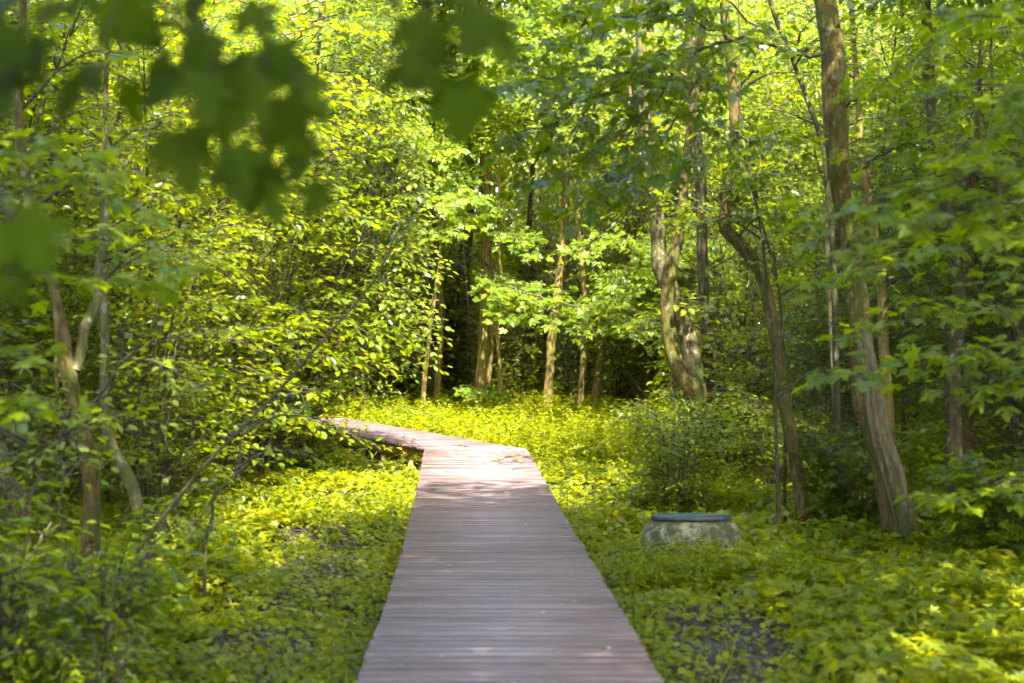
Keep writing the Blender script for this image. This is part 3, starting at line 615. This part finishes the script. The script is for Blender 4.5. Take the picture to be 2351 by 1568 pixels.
G_L = 'leafy shrubs walling the left side'; G_R = 'leafy shrubs walling the right side'; G_F = 'leafy shrubs beyond the bend'
LB = {'L': 'tall leafy shrub in the dense green wall left of the sunny clearing', 'R': 'tall shaded shrub in the dense green wall right of the well', 'F': 'sunlit leafy shrub in the bright wall of leaves beyond the bend'}
for kd, x, y, rt, sc in [('elm1', -3.3, 18.9, 0, 1), ('elm2', -3.4, 17.0, 3.1, .95), ('elm2', -3.9, 15.4, 1, 1), ('elm3', -5.2, 17.2, 2, 1), ('elm1', -5.1, 13.2, 3, .95), ('elm2', -6.2, 15.6, 4, 1.1),
     ('elm3', -6.9, 19.5, 5, 1), ('elm1', -4.9, 22.3, 1.6, 1), ('elm2', -3.5, 13.8, 5.5, .62), ('elm3', -8.3, 17.5, 3.3, 1), ('elm1', -7.2, 23, 2, 1.1), ('elm2', -9.6, 21.5, .7, 1.2), ('dark2', -6.6, 12.4, 2.2, .9)]:
    shrub(kd, x, y, LB['L'], rt, sc, G_L)
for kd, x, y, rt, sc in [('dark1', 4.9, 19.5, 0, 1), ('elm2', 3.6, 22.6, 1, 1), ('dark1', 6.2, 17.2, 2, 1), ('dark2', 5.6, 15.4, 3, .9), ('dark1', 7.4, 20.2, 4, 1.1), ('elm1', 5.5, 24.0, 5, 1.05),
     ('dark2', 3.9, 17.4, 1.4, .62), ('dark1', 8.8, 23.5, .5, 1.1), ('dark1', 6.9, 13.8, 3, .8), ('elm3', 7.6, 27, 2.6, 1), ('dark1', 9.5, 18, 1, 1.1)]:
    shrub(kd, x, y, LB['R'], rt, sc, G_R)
for kd, x, y, rt, sc in [('elm3', -5.8, 27.8, 1, 1.1), ('elm1', 3.2, 29.5, 3, 1.0), ('map1', 4.8, 31.5, 4, 1.15), ('elm3', 6.8, 31, 5, 1.2), ('map1', -6.6, 32, 2, 1.3), ('elm1', -9.5, 29, 3, 1.3), ('elm1', 9.8, 30, 1, 1.3), ('elm3', -11.5, 25, 2, 1.2), ('elm3', 11, 26, 2, 1.3), ('elm1', -4.5, 36, 1, .95), ('elm2', -1.8, 36.5, 2, 1), ('elm1', .9, 36, 3, .85), ('elm2', 3.6, 37, 4, 1), ('elm1', -8, 38, 5, 1)]:
    shrub(kd, x, y, LB['F'], rt, sc, G_F)
shrub('low1', 2.2, 17.4, 'bluish green low shrub at the right edge of the sunny meadow', .5, .68, name='low_shrub')
shrub('low1', 3.0, 16.4, 'low shrub in front of the mossy twin stemmed tree', 2.5, .6, name='low_shrub')
shrub('low1', -3.0, 20.5, 'low shrub hiding the far left end of the boardwalk', 1.0, .72, name='low_shrub')
shrub('low1', -4.4, 20.3, 'low shrub left of the one hiding the far end of the boardwalk', 2.0, 1.0, name='low_shrub')
for kd, x, y, rt, sc in [('low1', -3.4, 31.6, 2.5, 1.7), ('low1', -2.2, 32.6, 0, 1.9), ('low1', .3, 31.8, 1, 1.3), ('low1', 2.2, 32.0, 2, 1.5), ('low1', -4.2, 33, 3, 1.9), ('low1', 1.6, 35, 4, 2.3), ('low1', -1.0, 33.6, 5, 1.9), ('low1', -5.8, 32.5, 1, 2), ('low1', -2.6, 35.5, 2, 2.3)]:
    shrub(kd, x, y, 'shaded leafy bush among the far trunks in the dark gap beyond the bend', rt, sc, 'bushes in the shaded gap')
shrub('low1', 2.9, 18.8, 'low shrub behind the mossy twin stemmed tree', 4.5, 1.25, name='low_shrub')
shrub('low2', 3.4, 13.9, 'low maple seedling clump right behind the well', 1.0, .8, name='low_shrub')
shrub('low1', 1.75, 15.4, 'low leafy shrub on the right side of the path before the bend', 4.0, .62, name='low_shrub')
shrub('low2', 4.1, 11.8, 'low shaded clump beside the thick leaning trunk', 2.0, .8, name='low_shrub')
for kd, x, y, rt, sc, lb in [('herb1', -2.75, 7.6, 0, 1.1, 'bright tall herb clump nearest the bottom left corner'), ('herb1', -2.35, 8.2, 2, .95, 'bright herb clump right of the corner one at bottom left'),
     ('herb2', -3.15, 8.7, 1, 1.15, 'broad leaved clump in front of the forked trunk'), ('herb1', -3.6, 9.6, 3, 1.2, 'tall narrow leaved clump behind the bottom left clumps'),
     ('herb2', -2.6, 9.5, 4, .9, 'low broad leaved clump at the foot of the slanting sapling'), ('herb1', -2.1, 7.3, 5, .62, 'small narrow leaved clump at the bottom edge on the left'),
     ('herb2', -2.7, 11.6, 2, 1.0, 'shaded clump left of the clearing near the small crooked sapling')]:
    shrub(kd, x, y, lb, rt, sc, name='herb_clump', cat='plant')

# --- tall trees that close the view: trunk and high crown, copied
def tall_proto(h, seed, mat, T, leaf=.15, rad=(3.0, 3.0, 4.2), ncl=115, nper=65, tr=.16, cf=.62, bark=None):
    rng = np.random.default_rng(seed); w = Wood(); P = smooth_path([(0, 0, -.1), (.15, .1, h*.3), (-.1, 0, h*.6), (.1, 0, h)], 30)
    w.tube(P, tr*np.linspace(1.2, .25, 30), 12, .1, 0, seed); L = Leaves()
    for j in range(12):
        f = rng.uniform(max(.35, cf-.15), .95); p = P[int(f*29)]; a = rng.uniform(0, 6.28); ln = rad[0]*rng.uniform(.6, 1)
        w.tube(smooth_path([p, p+np.array((math.cos(a), math.sin(a), .5))*ln*.5, p+np.array((math.cos(a), math.sin(a), .5))*ln], 8), np.linspace(.05, .01, 8), 5)
    cloud(L, (0, 0, h*cf), rad, ncl, nper, leaf, rng, .75)
    return w.mesh('trunk', bark or B_MOSS), L.mesh('crown', T, mat, rng)
TP = [tall_proto(12, 501, M_FAR, MAPLE2), tall_proto(13, 502, M_FAR, OVATE, .14, (3.2, 3, 4.6), 120, 75), tall_proto(11, 503, M_FAR, MAPLE2, .15, (3.4, 3.2, 3.8)), None, tall_proto(8.5, 505, M_MAPLE, MAPLE2, .14, (2.5, 2.1, 2.6), 120, 60, .06, .68, B_TAN)]
def tall(i, x, y, rt, sc, label, group):
    o = empty('tree', (x, y, float(gz(x, y))-.03), label, 'tree', group); o.rotation_euler = (0, 0, rt); o.scale = (sc,)*3
    for n_, me_ in zip(('trunk', 'crown'), TP[i]): mobj(n_, me_, o)
for k, (x, y, sc) in enumerate([(-13, 34, 1), (-9, 36, 1.05), (-5, 35, 1), (6.5, 36, 1.05), (10.5, 35, 1), (14, 33, 1), (-11, 41, 1.3), (-6.5, 42, 1.3), (-2.5, 44, 1.3), (1.5, 43, 1.35), (5.5, 42, 1.3), (9.5, 42, 1.3), (14, 40, 1.3), (-15.5, 39, 1.3), (-13, 29, 1), (13, 29, 1)]):
    tall(k % 3, x, y, k*1.7, sc, 'tall leafy tree closing the view behind the bright shrubs', 'tall trees at the back of the wood')
for k, (x, y, sc) in enumerate([(-4.2, 31, 1.1), (-5.6, 30, 1.15), (4.4, 29.5, 1.0)]):
    tall(4, x, y, k*2.1, sc, 'slim young maple with a sunlit crown standing beside the shaded gap beyond the bend', 'young maples beside the shaded gap')
# unseen trees added beside and behind the viewpoint, their crowns shading the near path
rng = np.random.default_rng(590); L = Leaves(); W = Wood()
for (tx, ty, x, y, z, r_c) in [(3.2, -4, 2.0, -4.0, 11, 3.6), (3.6, 1.2, 2.2, 1.2, 11, 3.3), (3.8, 4.8, 2.5, 4.4, 11, 2.7), (6.4, 5.4, 6.2, 5.6, 10.5, 3.0), (7.2, 9.6, 6.8, 9.8, 10, 2.7),
        (-3.2, -1, -1.9, -.8, 10.5, 3.4), (-4.6, 4.4, -4.2, 5.2, 10.5, 2.4), (-2.9, 2.6, -2.4, 3.8, 10.5, 2.3), (-6.2, 8.6, -5.0, 8.8, 10.5, 2.7), (-7.5, 12.4, -6.6, 12.4, 10.5, 2.8), (10, 7, 9.6, 7.6, 10, 3.4), (-1.8, -6, -1, -6, 9, 3.6), (10.5, 13, 10.2, 13, 10, 3.4), (9.4, 16, 8.9, 16.2, 11.5, 2.6), (11, 20.5, 10.5, 20.5, 11.5, 3), (13, 18, 12.8, 18, 10, 3.2)]:
    W.tube(smooth_path([(tx, ty, -.1), (tx*.95+x*.05, ty, z*.5), (x, y, z+1)], 20), np.linspace(.17, .05, 20), 10, .1, 0, int(abs(tx*9)+50))
    cloud(L, (x, y, z), (r_c, r_c, 2.4), int(15*r_c**2), 70, .21, rng, .75)
for (x, y) in [(-9, -9), (-4.5, -12), (1, -13), (6, -12), (11, -9), (-13, -3), (14, -2), (-14, 4), (16, 6), (18, 14), (-17, 12), (-17, 21), (19, 23), (-8, -14), (8, -15)]:
    W.tube([(x, y, -.1), (x+.2, y, 5), (x, y, 11)], [.2, .15, .05], 9); cloud(L, (x, y, 6), (3.2, 3.2, 5), 90, 50, .26, rng, 1.0)
o = mobj('unseen_shade_wood', L.mesh('unseen_shade_wood', OVATE, M_DARK, rng)); tag(o, 'unseen leafy crowns added around and above the near path for shade', None, None, 'stuff')
o = W.obj('unseen_shade_trunks', B_MOSS); tag(o, 'unseen trunks of the added shade trees around the near path', None, None, 'stuff')

# --- far wood: reads as one mass
rng = np.random.default_rng(601); L = Leaves(); W = Wood()
for i in range(34):
    x = -27+54*(i % 17)/16+rng.uniform(-1, 1); y = 48+9*(i//17)+rng.uniform(-2, 2); h = rng.uniform(16, 20)
    cloud(L, (x, y, h*.5), (3.4, 2.4, h*.58), 125, 60, .24, rng, 1.0, shell=.6); W.tube([(x, y, 0), (x+.3, y, h*.5), (x, y, h)], [.2, .15, .05], 7)
    cloud(L, (x+1, y+1, 1.2), (2.6, 1.6, 1.6), 26, 60, .22, rng, .8, shell=.8); cloud(L, (x-.6, y-1, 3.6), (3.2, 1.6, 2.2), 40, 60, .22, rng, .9, shell=.8)
for i in range(24):
    cloud(L, (-20+40*i/23, 45+rng.uniform(-1, 1), 2.4+(i % 2)), (2.2, 1.2, 2.6), 40, 50, .2, rng, .8, shell=.8)
o = mobj('far_wood', L.mesh('far_wood', OVATE, M_FAR, rng)); tag(o, 'mass of leafy trees far back in the wood', None, None, 'stuff')
o = W.obj('far_trunks', B_MOSS); tag(o, 'trunks far back in the wood', None, None, 'stuff')

# --- overhanging maple twigs close to the lens
def near_leaves(root, spots, tw, mat, seed, leafscale=1.):
    rng = np.random.default_rng(seed); L = Leaves(); W = Wood(); o = np.array(root.location)
    for (u, v, Yd, sz) in spots:
        Yd *= .78; p = at(u, v-sz*.45, Yd)-o; s = sz/FP*Yd*1.0*leafscale
        D = np.array((rng.normal(0, .7), rng.normal(0, .5)-.3, -.9)); N = np.array((rng.normal(0, .4), -1., rng.uniform(.2, 1.3)))
        L.add(p[None], D[None], N[None], s)
        W.tube([p, p+np.array((rng.normal(0, .02), .01, .05)), p+np.array((rng.normal(0, .03), .02, .11))], [.0012, .0012, .0012], 4, cap=False)
    for pts, r in tw: W.tube(smooth_path([at(q[0], q[1], q[2]*.78)-o for q in pts], 14), np.linspace(r, r*.35, 14), 6)
    mobj('foliage', L.mesh('foliage', BROAD, mat, rng), root); W.obj('branches', B_TWIG, root)
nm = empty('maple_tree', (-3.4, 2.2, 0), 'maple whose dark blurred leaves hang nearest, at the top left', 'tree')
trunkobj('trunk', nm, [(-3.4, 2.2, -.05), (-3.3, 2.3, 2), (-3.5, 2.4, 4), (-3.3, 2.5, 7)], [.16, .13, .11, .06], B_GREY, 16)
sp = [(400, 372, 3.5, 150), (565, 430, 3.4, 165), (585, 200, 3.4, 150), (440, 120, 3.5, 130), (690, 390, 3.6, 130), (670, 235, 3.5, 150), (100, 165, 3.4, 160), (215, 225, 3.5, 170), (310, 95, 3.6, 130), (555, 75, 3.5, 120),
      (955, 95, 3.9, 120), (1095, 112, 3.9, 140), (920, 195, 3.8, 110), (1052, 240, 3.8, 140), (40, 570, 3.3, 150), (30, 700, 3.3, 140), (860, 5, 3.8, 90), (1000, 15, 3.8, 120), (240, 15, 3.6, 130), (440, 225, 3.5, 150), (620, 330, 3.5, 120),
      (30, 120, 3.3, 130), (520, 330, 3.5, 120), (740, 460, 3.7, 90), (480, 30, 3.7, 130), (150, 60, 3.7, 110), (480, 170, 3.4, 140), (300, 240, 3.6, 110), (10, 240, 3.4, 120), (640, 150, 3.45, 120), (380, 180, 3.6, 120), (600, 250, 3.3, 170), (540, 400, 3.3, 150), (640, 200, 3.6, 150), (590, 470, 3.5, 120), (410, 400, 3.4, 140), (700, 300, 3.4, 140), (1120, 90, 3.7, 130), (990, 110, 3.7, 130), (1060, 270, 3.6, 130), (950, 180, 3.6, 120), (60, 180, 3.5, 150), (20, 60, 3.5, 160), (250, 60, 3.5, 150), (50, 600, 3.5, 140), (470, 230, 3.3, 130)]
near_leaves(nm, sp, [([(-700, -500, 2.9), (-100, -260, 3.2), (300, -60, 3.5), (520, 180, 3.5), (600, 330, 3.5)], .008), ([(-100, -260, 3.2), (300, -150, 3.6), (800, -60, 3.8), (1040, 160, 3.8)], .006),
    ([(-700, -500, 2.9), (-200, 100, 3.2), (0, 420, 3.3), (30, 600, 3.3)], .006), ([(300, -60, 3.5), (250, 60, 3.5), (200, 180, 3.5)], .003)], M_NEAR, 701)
# right-hand maple that hangs sprays of leaves in front of the trunks
rm = empty('maple_tree', (4.6, 7.2, 0), 'maple whose blurred pale green sprays reach in front of the thick leaning trunk', 'tree')
trunkobj('trunk', rm, [(4.6, 7.2, -.05), (4.5, 7.2, 2), (4.7, 7.1, 4), (4.6, 7.2, 8)], [.15, .12, .10, .05], B_BROWN, 16)
rb = [([at(2800, 250, 7.4), at(2500, 330, 7.3), at(2250, 400, 7.2), at(2050, 450, 7.1), at(1870, 520, 7)], .014), ([at(2700, 300, 7.4), at(2450, 420, 7.3), at(2230, 480, 7.2), at(2060, 530, 7.1), at(1930, 580, 7)], .012),
      ([at(2600, 150, 7.6), at(2400, 60, 7.5), at(2250, 40, 7.4), at(2110, 30, 7.3)], .012), ([at(2700, 250, 7.6), at(2500, 200, 7.6), at(2380, 180, 7.6), at(2280, 230, 7.5)], .012),
      ([at(2800, 750, 8.4), at(2400, 800, 8.4), at(2150, 820, 8.3), at(1900, 860, 8.2)], .010), ([at(2800, 850, 8.4), at(2500, 860, 8.4), at(2350, 880, 8.4), at(2200, 900, 8.3)], .010),
      ([at(2600, 500, 9.5), at(2300, 540, 9.5), at(2050, 600, 9.4), at(1850, 640, 9.3)], .012), ([at(2600, -60, 9), at(2350, -20, 9), at(2150, 90, 8.9), at(2000, 200, 8.8)], .012), ([at(2700, 700, 10), at(2400, 720, 10), at(2150, 700, 9.9), at(1960, 760, 9.8)], .012),
      ([at(2700, 400, 7.0), at(2450, 480, 7), at(2320, 520, 7), at(2230, 560, 7)], .010), ([at(2700, 500, 8.0), at(2500, 620, 8), at(2400, 640, 8), at(2300, 650, 8)], .010),
      ([at(2600, 0, 8.6), at(2420, 120, 8.5), at(2300, 300, 8.4), at(2150, 380, 8.3)], .012), ([at(2600, 1000, 8.6), at(2420, 1090, 8.5), at(2250, 1140, 8.4), at(2150, 1150, 8.3)], .008)]
leafy(rm, rb, MAPLE, M_MAPLE, B_TWIG, .105, .34, 703, .13, pair=True, gap=.95, tilt=.3)

lm = empty('maple_tree', (-3.3, 6.6, 0), 'maple at the left edge whose blurred yellow green sprays hang before the forked trunk', 'tree')
trunkobj('trunk', lm, [(-3.3, 6.6, -.05), (-3.25, 6.6, 1.5), (-3.35, 6.7, 3), (-3.3, 6.6, 5)], [.07, .06, .05, .02], B_GREY, 12)
lb2 = [([at(-320, 500, 6.6), at(-50, 550, 6.5), at(200, 545, 6.4), at(450, 610, 6.3)], .008), ([at(-320, 380, 6.6), at(-40, 360, 6.6), at(120, 355, 6.5), at(240, 390, 6.4)], .007), ([at(-320, 450, 6.6), at(0, 450, 6.7), at(180, 430, 6.8), at(330, 470, 6.8)], .007),
       ([at(-320, 600, 6.6), at(-40, 640, 6.5), at(120, 630, 6.4), at(330, 650, 6.4)], .007), ([at(-320, 900, 6.6), at(-80, 900, 6.5), at(90, 930, 6.3)], .006), ([at(-320, 700, 6.6), at(-120, 760, 6.5), at(60, 800, 6.3)], .006)]
leafy(lm, lb2, MAPLE, M_MAPLE, B_TWIG, .10, .26, 709, .15, pair=True, gap=1.0, tilt=.3)

# ------------------------------------------------------------------ ground plants
def edge_dist(x, y):
    """signed distance from the planks, positive outside"""
    xc = np.interp(y, DY, DX); a = np.abs(x-xc)-HW; a = np.where(y > 20.1, 9, a)
    q = np.stack([x-A1[0], y-A1[1]], -1); s_ = q@d2; t_ = q@p2; b2 = np.where((s_ > -1) & (s_ < 6.8) & (y > 20), np.abs(t_-W2/2)-W2/2, 9)
    q = np.stack([x-A2[0], y-A2[1]], -1); s_ = q@d3; t_ = q@p3; b3 = np.where((s_ > -.5) & (s_ < 9), np.abs(t_-W2/2)-W2/2, 9)
    return np.minimum(np.minimum(a, b2), b3)
def patchy(x, y): return .5+.25*np.sin(2.1*x+1.7*y)+.2*np.sin(3.9*x-2.3*y+1)+.18*np.sin(6.7*y+4.1*x+2)+.12*np.sin(9.3*x-7.1*y)
def bare(x, y):
    """0..1 how bare the ground is: worn soil beside the planks"""
    l = np.exp(-((x+1.62+.03*(y-10))/.42)**2)*(y > 5)*(y < 15.5)*np.exp(-((y-10.2)/3.6)**2)
    l2 = .55*np.exp(-((x+1.75)/.3)**2-((y-15)/2.2)**2)
    r = np.exp(-((x-1.5)/.75)**2)*np.exp(-((y-8.0)/3.2)**2)+.6*np.exp(-((x-2.1)/.8)**2-((y-10.5)/.9)**2)
    q = np.stack([x-A1[0], y-A1[1]], -1); s_ = q@d2; t_ = q@p2
    u_ = np.exp(-((t_+.05)/.45)**2)*(s_ > -.3)*(s_ < 5)*(y > 19.6)
    return np.clip((l*.9+l2+r)*np.clip(.35+1.1*patchy(1.9*x+3, 1.7*y), .25, 1)+u_, 0, 1)
def scatter(n, rng, y0, y1, pw=1.0, wide=.42, pad=1.0):
    y = y0+(y1-y0)*rng.uniform(0, 1, n)**pw; x = (rng.uniform(-1, 1, n))*(wide*y+pad); return x, y
# litter
rng = np.random.default_rng(801); x, y = scatter(90000, rng, 5, 24, 1.25); kp = (edge_dist(x, y) > -.02) & (rng.uniform(0, 1, len(x)) < .2+bare(x, y)); x, y = x[kp], y[kp]; n = len(x); L = Leaves()
a = rng.uniform(0, 6.283, n); L.add(np.stack([x, y, gz(x, y)+rng.uniform(.004, .03, n)], 1), np.stack([np.cos(a), np.sin(a), rng.normal(0, .25, n)], 1), np.array((0, 0, 1.))+rng.normal(0, .5, (n, 3)), rng.uniform(.016, .045, n)*np.clip(y/11, .75, 1.3))
o = mobj('leaf_litter', L.mesh('leaf_litter', ROUND, M_LITTER, rng)); tag(o, 'brown dead leaves on the bare soil beside the planks', None, None, 'stuff')
# low ground cover
L = Leaves(); L2 = Leaves()
def cover(n, y0, y1, pw, hmax, size, seed, LL, dens=1., fil=None, per=1):
    rng = np.random.default_rng(seed); x, y = scatter(n, rng, y0, y1, pw)
    ed = edge_dist(x, y); p = np.clip(patchy(x, y)*1.5+.25, .1, 1)*(1-.93*bare(x, y))*dens
    kp = (ed > .01) & (rng.uniform(0, 1, n) < p)
    if fil is not None: kp &= fil(x, y)
    x, y, ed = x[kp], y[kp], ed[kp]; m_ = len(x); h = hmax*rng.uniform(.25, 1, m_)*(.6+.8*patchy(x*.7, y*.6))*np.clip(.45+ed*1.2, .45, 1)
    for j in range(per):
        a = rng.uniform(0, 6.283, m_); rr = size*rng.uniform(.1, .8, m_)
        P = np.stack([x+np.cos(a)*rr, y+np.sin(a)*rr, gz(x, y)+h*rng.uniform(.75, 1, m_)], 1)
        D = np.stack([np.cos(a), np.sin(a), rng.uniform(-.6, .25, m_)], 1); N = np.array((0, 0, 1.))+rng.normal(0, .38, (m_, 3))
        LL.add(P, D, N, size*rng.uniform(.55, 1.2, m_))
cover(70000, 4.6, 16, 1.3, .12, .054, 811, L, per=3)
cover(60000, 14, 34, 1.0, .22, .075, 812, L, per=3)
cover(48000, 6, 16, 1.2, .28, .095, 813, L2, .8, lambda x, y: (x > 1.9-.02*y) | (x < -2.25), 3)
cover(16000, 20, 40, 1.0, .50, .12, 814, L2, 1., lambda x, y: (x > -7), 3)
M_GC = M_HERB
o = mobj('ground_cover', L.mesh('ground_cover', ROUND, M_GC, np.random.default_rng(1))); tag(o, 'low bright green ground plants covering the forest floor', None, None, 'stuff')
print('COVER', L.count(), L2.count())
o = mobj('undergrowth', L2.mesh('undergrowth', MAPLE2, M_HERB, np.random.default_rng(2))); tag(o, 'seedlings and leafy undergrowth on both sides of the path', None, None, 'stuff')
# taller stalked herbs
rng = np.random.default_rng(820); L = Leaves(); W = Wood()
def herbs(n, y0, y1, fil, hr, size, pw=1.):
    x, y = scatter(n, rng, y0, y1, pw); kp = fil(x, y) & (edge_dist(x, y) > .06) & (bare(x, y) < .6); x, y = x[kp], y[kp]
    for xx, yy in zip(x, y):
        h = rng.uniform(*hr); g0 = float(gz(xx, yy)); ln = rng.normal(0, .12, 2)*h; tip = np.array((xx+ln[0], yy+ln[1], g0+h))
        W.tube([(xx, yy, g0-.02), tip], [.004, .0018], 3, cap=False); m_ = int(3+h/.085)
        f = np.linspace(.3, 1, m_); a = np.arange(m_)*2.2+rng.uniform(0, 6)
        P = np.array((xx, yy, g0))+f[:, None]*(tip-np.array((xx, yy, g0)))
        for q in (0, math.pi):
            D = np.stack([np.cos(a+q), np.sin(a+q), rng.uniform(-.5, .35, m_)], 1); L.add(P+D*.01, D, np.array((0, 0, 1.))+rng.normal(0, .3, (m_, 3)), size*rng.uniform(.7, 1.2, m_)*(1.15-.5*f))
herbs(9000, 20.3, 33, lambda x, y: (x > -.45*(y-20)) & (x < 5), (.25, .75), .11)
herbs(5200, 10.9, 12.05, lambda x, y: (x > .9) & (x < 2.5), (.14, .34), .075)
herbs(2600, 7, 20, lambda x, y: edge_dist(x, y) < .26, (.22, .48), .06)
herbs(900, 15, 21, lambda x, y: (x > 1.2) & (x < 5), (.2, .55), .09)
herbs(1500, 7, 16, lambda x, y: (x < -2.5), (.25, .6), .09)
herbs(900, 8, 16, lambda x, y: (x > 2.6) & (np.hypot(x-3.5, y-12.4) > 1.1), (.15, .35), .08)
herbs(900, 26, 34, lambda x, y: (x < 0), (.25, .7), .10)
o = mobj('tall_herbs', L.mesh('tall_herbs', NARROW, M_HERB, rng)); tag(o, 'tall stalked herbs with narrow leaves filling the sunny meadow', None, None, 'stuff')
o = W.obj('herb_stalks', M_HERB, None); tag(o, 'thin green stalks of the tall herbs', None, None, 'stuff')
# grass blades
rng = np.random.default_rng(830); L = Leaves(); x, y = scatter(9000, rng, 5, 20, 1.2); kp = (edge_dist(x, y) > .03) & (patchy(x*.5, y*.5) > .55); x, y = x[kp], y[kp]; n = len(x); a = rng.uniform(0, 6.28, n)
L.add(np.stack([x, y, gz(x, y)], 1), np.stack([np.cos(a)*.5, np.sin(a)*.5, np.ones(n)], 1), rng.normal(0, 1, (n, 3)), rng.uniform(.08, .28, n))
BLADE = tmpl([(0, -.02, 0), (0, .02, 0), (.6, .014, .04), (1, 0, .12), (.6, -.014, .04)], [(0, 4, 3, 2, 1)])
o = mobj('grass', L.mesh('grass', BLADE, M_HERB, rng)); tag(o, 'scattered grass blades among the ground plants', None, None, 'stuff')

rng = np.random.default_rng(835); W = Wood()
for i in range(260):
    y = 5.5+12*rng.uniform(); x = rng.uniform(-.4*y, .4*y); a = rng.uniform(0, 3.14); l = rng.uniform(.08, .35)
    dx, dy_ = math.cos(a)*l, math.sin(a)*l
    if min(edge_dist(np.array(x), np.array(y)), edge_dist(np.array(x+dx), np.array(y+dy_))) < .03: continue
    W.tube([(x, y, float(gz(x, y))+.02), (x+dx*.5+rng.normal(0, .01), y+dy_*.5, float(gz(x, y))+.035), (x+dx, y+dy_, float(gz(x+dx, y+dy_))+.02)], [.006, .005, .003], 5)
o = W.obj('stick_litter', B_TWIG); tag(o, 'small dead sticks lying on the soil', None, None, 'stuff')
# fallen bits on the planks
rng = np.random.default_rng(840)
def bit(x, y, s, mat, T, lb, grp, flat=.12):
    L = Leaves(); a = rng.uniform(0, 6.28); z = (dz(y) if y < 20.1 else .345)+.006
    L.add(np.zeros((1, 3)), np.array([(math.cos(a), math.sin(a), .02)]), np.array([(0, 0, 1.)])+rng.normal(0, flat, (1, 3)), s)
    o = mobj('fallen_leaf', L.mesh('fallen_leaf', T, mat, rng), None, (x, y, z)); tag(o, lb, 'leaf', grp)
for i in range(46):
    y = 6.6+13.4*rng.uniform()**1.1; x = float(np.interp(y, DY, DX))+rng.uniform(-.66, .66)
    bit(x, y, rng.uniform(.02, .045), M_PALE, OVATE, 'small pale fallen leaf lying on the planks of the path', 'pale fallen leaves on the boardwalk')
for (u, v) in [(1052, 1022), (1062, 1023), (1072, 1023), (1190, 1049), (1196, 1052), (1204, 1047), (1140, 1049), (1150, 1052), (1158, 1050), (1170, 1046), (1120, 1050), (1205, 1035), (1180, 1056), (1145, 1054), (985, 1068), (1000, 1115), (930, 1003), (952, 998), (955, 1008), (1165, 1048), (1188, 1053), (1210, 1044), (1300, 1200), (1060, 1125)]:
    Yd = 1.745*FP/(v-HV); p = at(u, v, Yd); bit(p[0], p[1], rng.uniform(.06, .11), M_GREENBIT, MAPLE2, 'small dark green fallen leaf on the planks near the bend', 'dark green fallen leaves near the bend', .25)
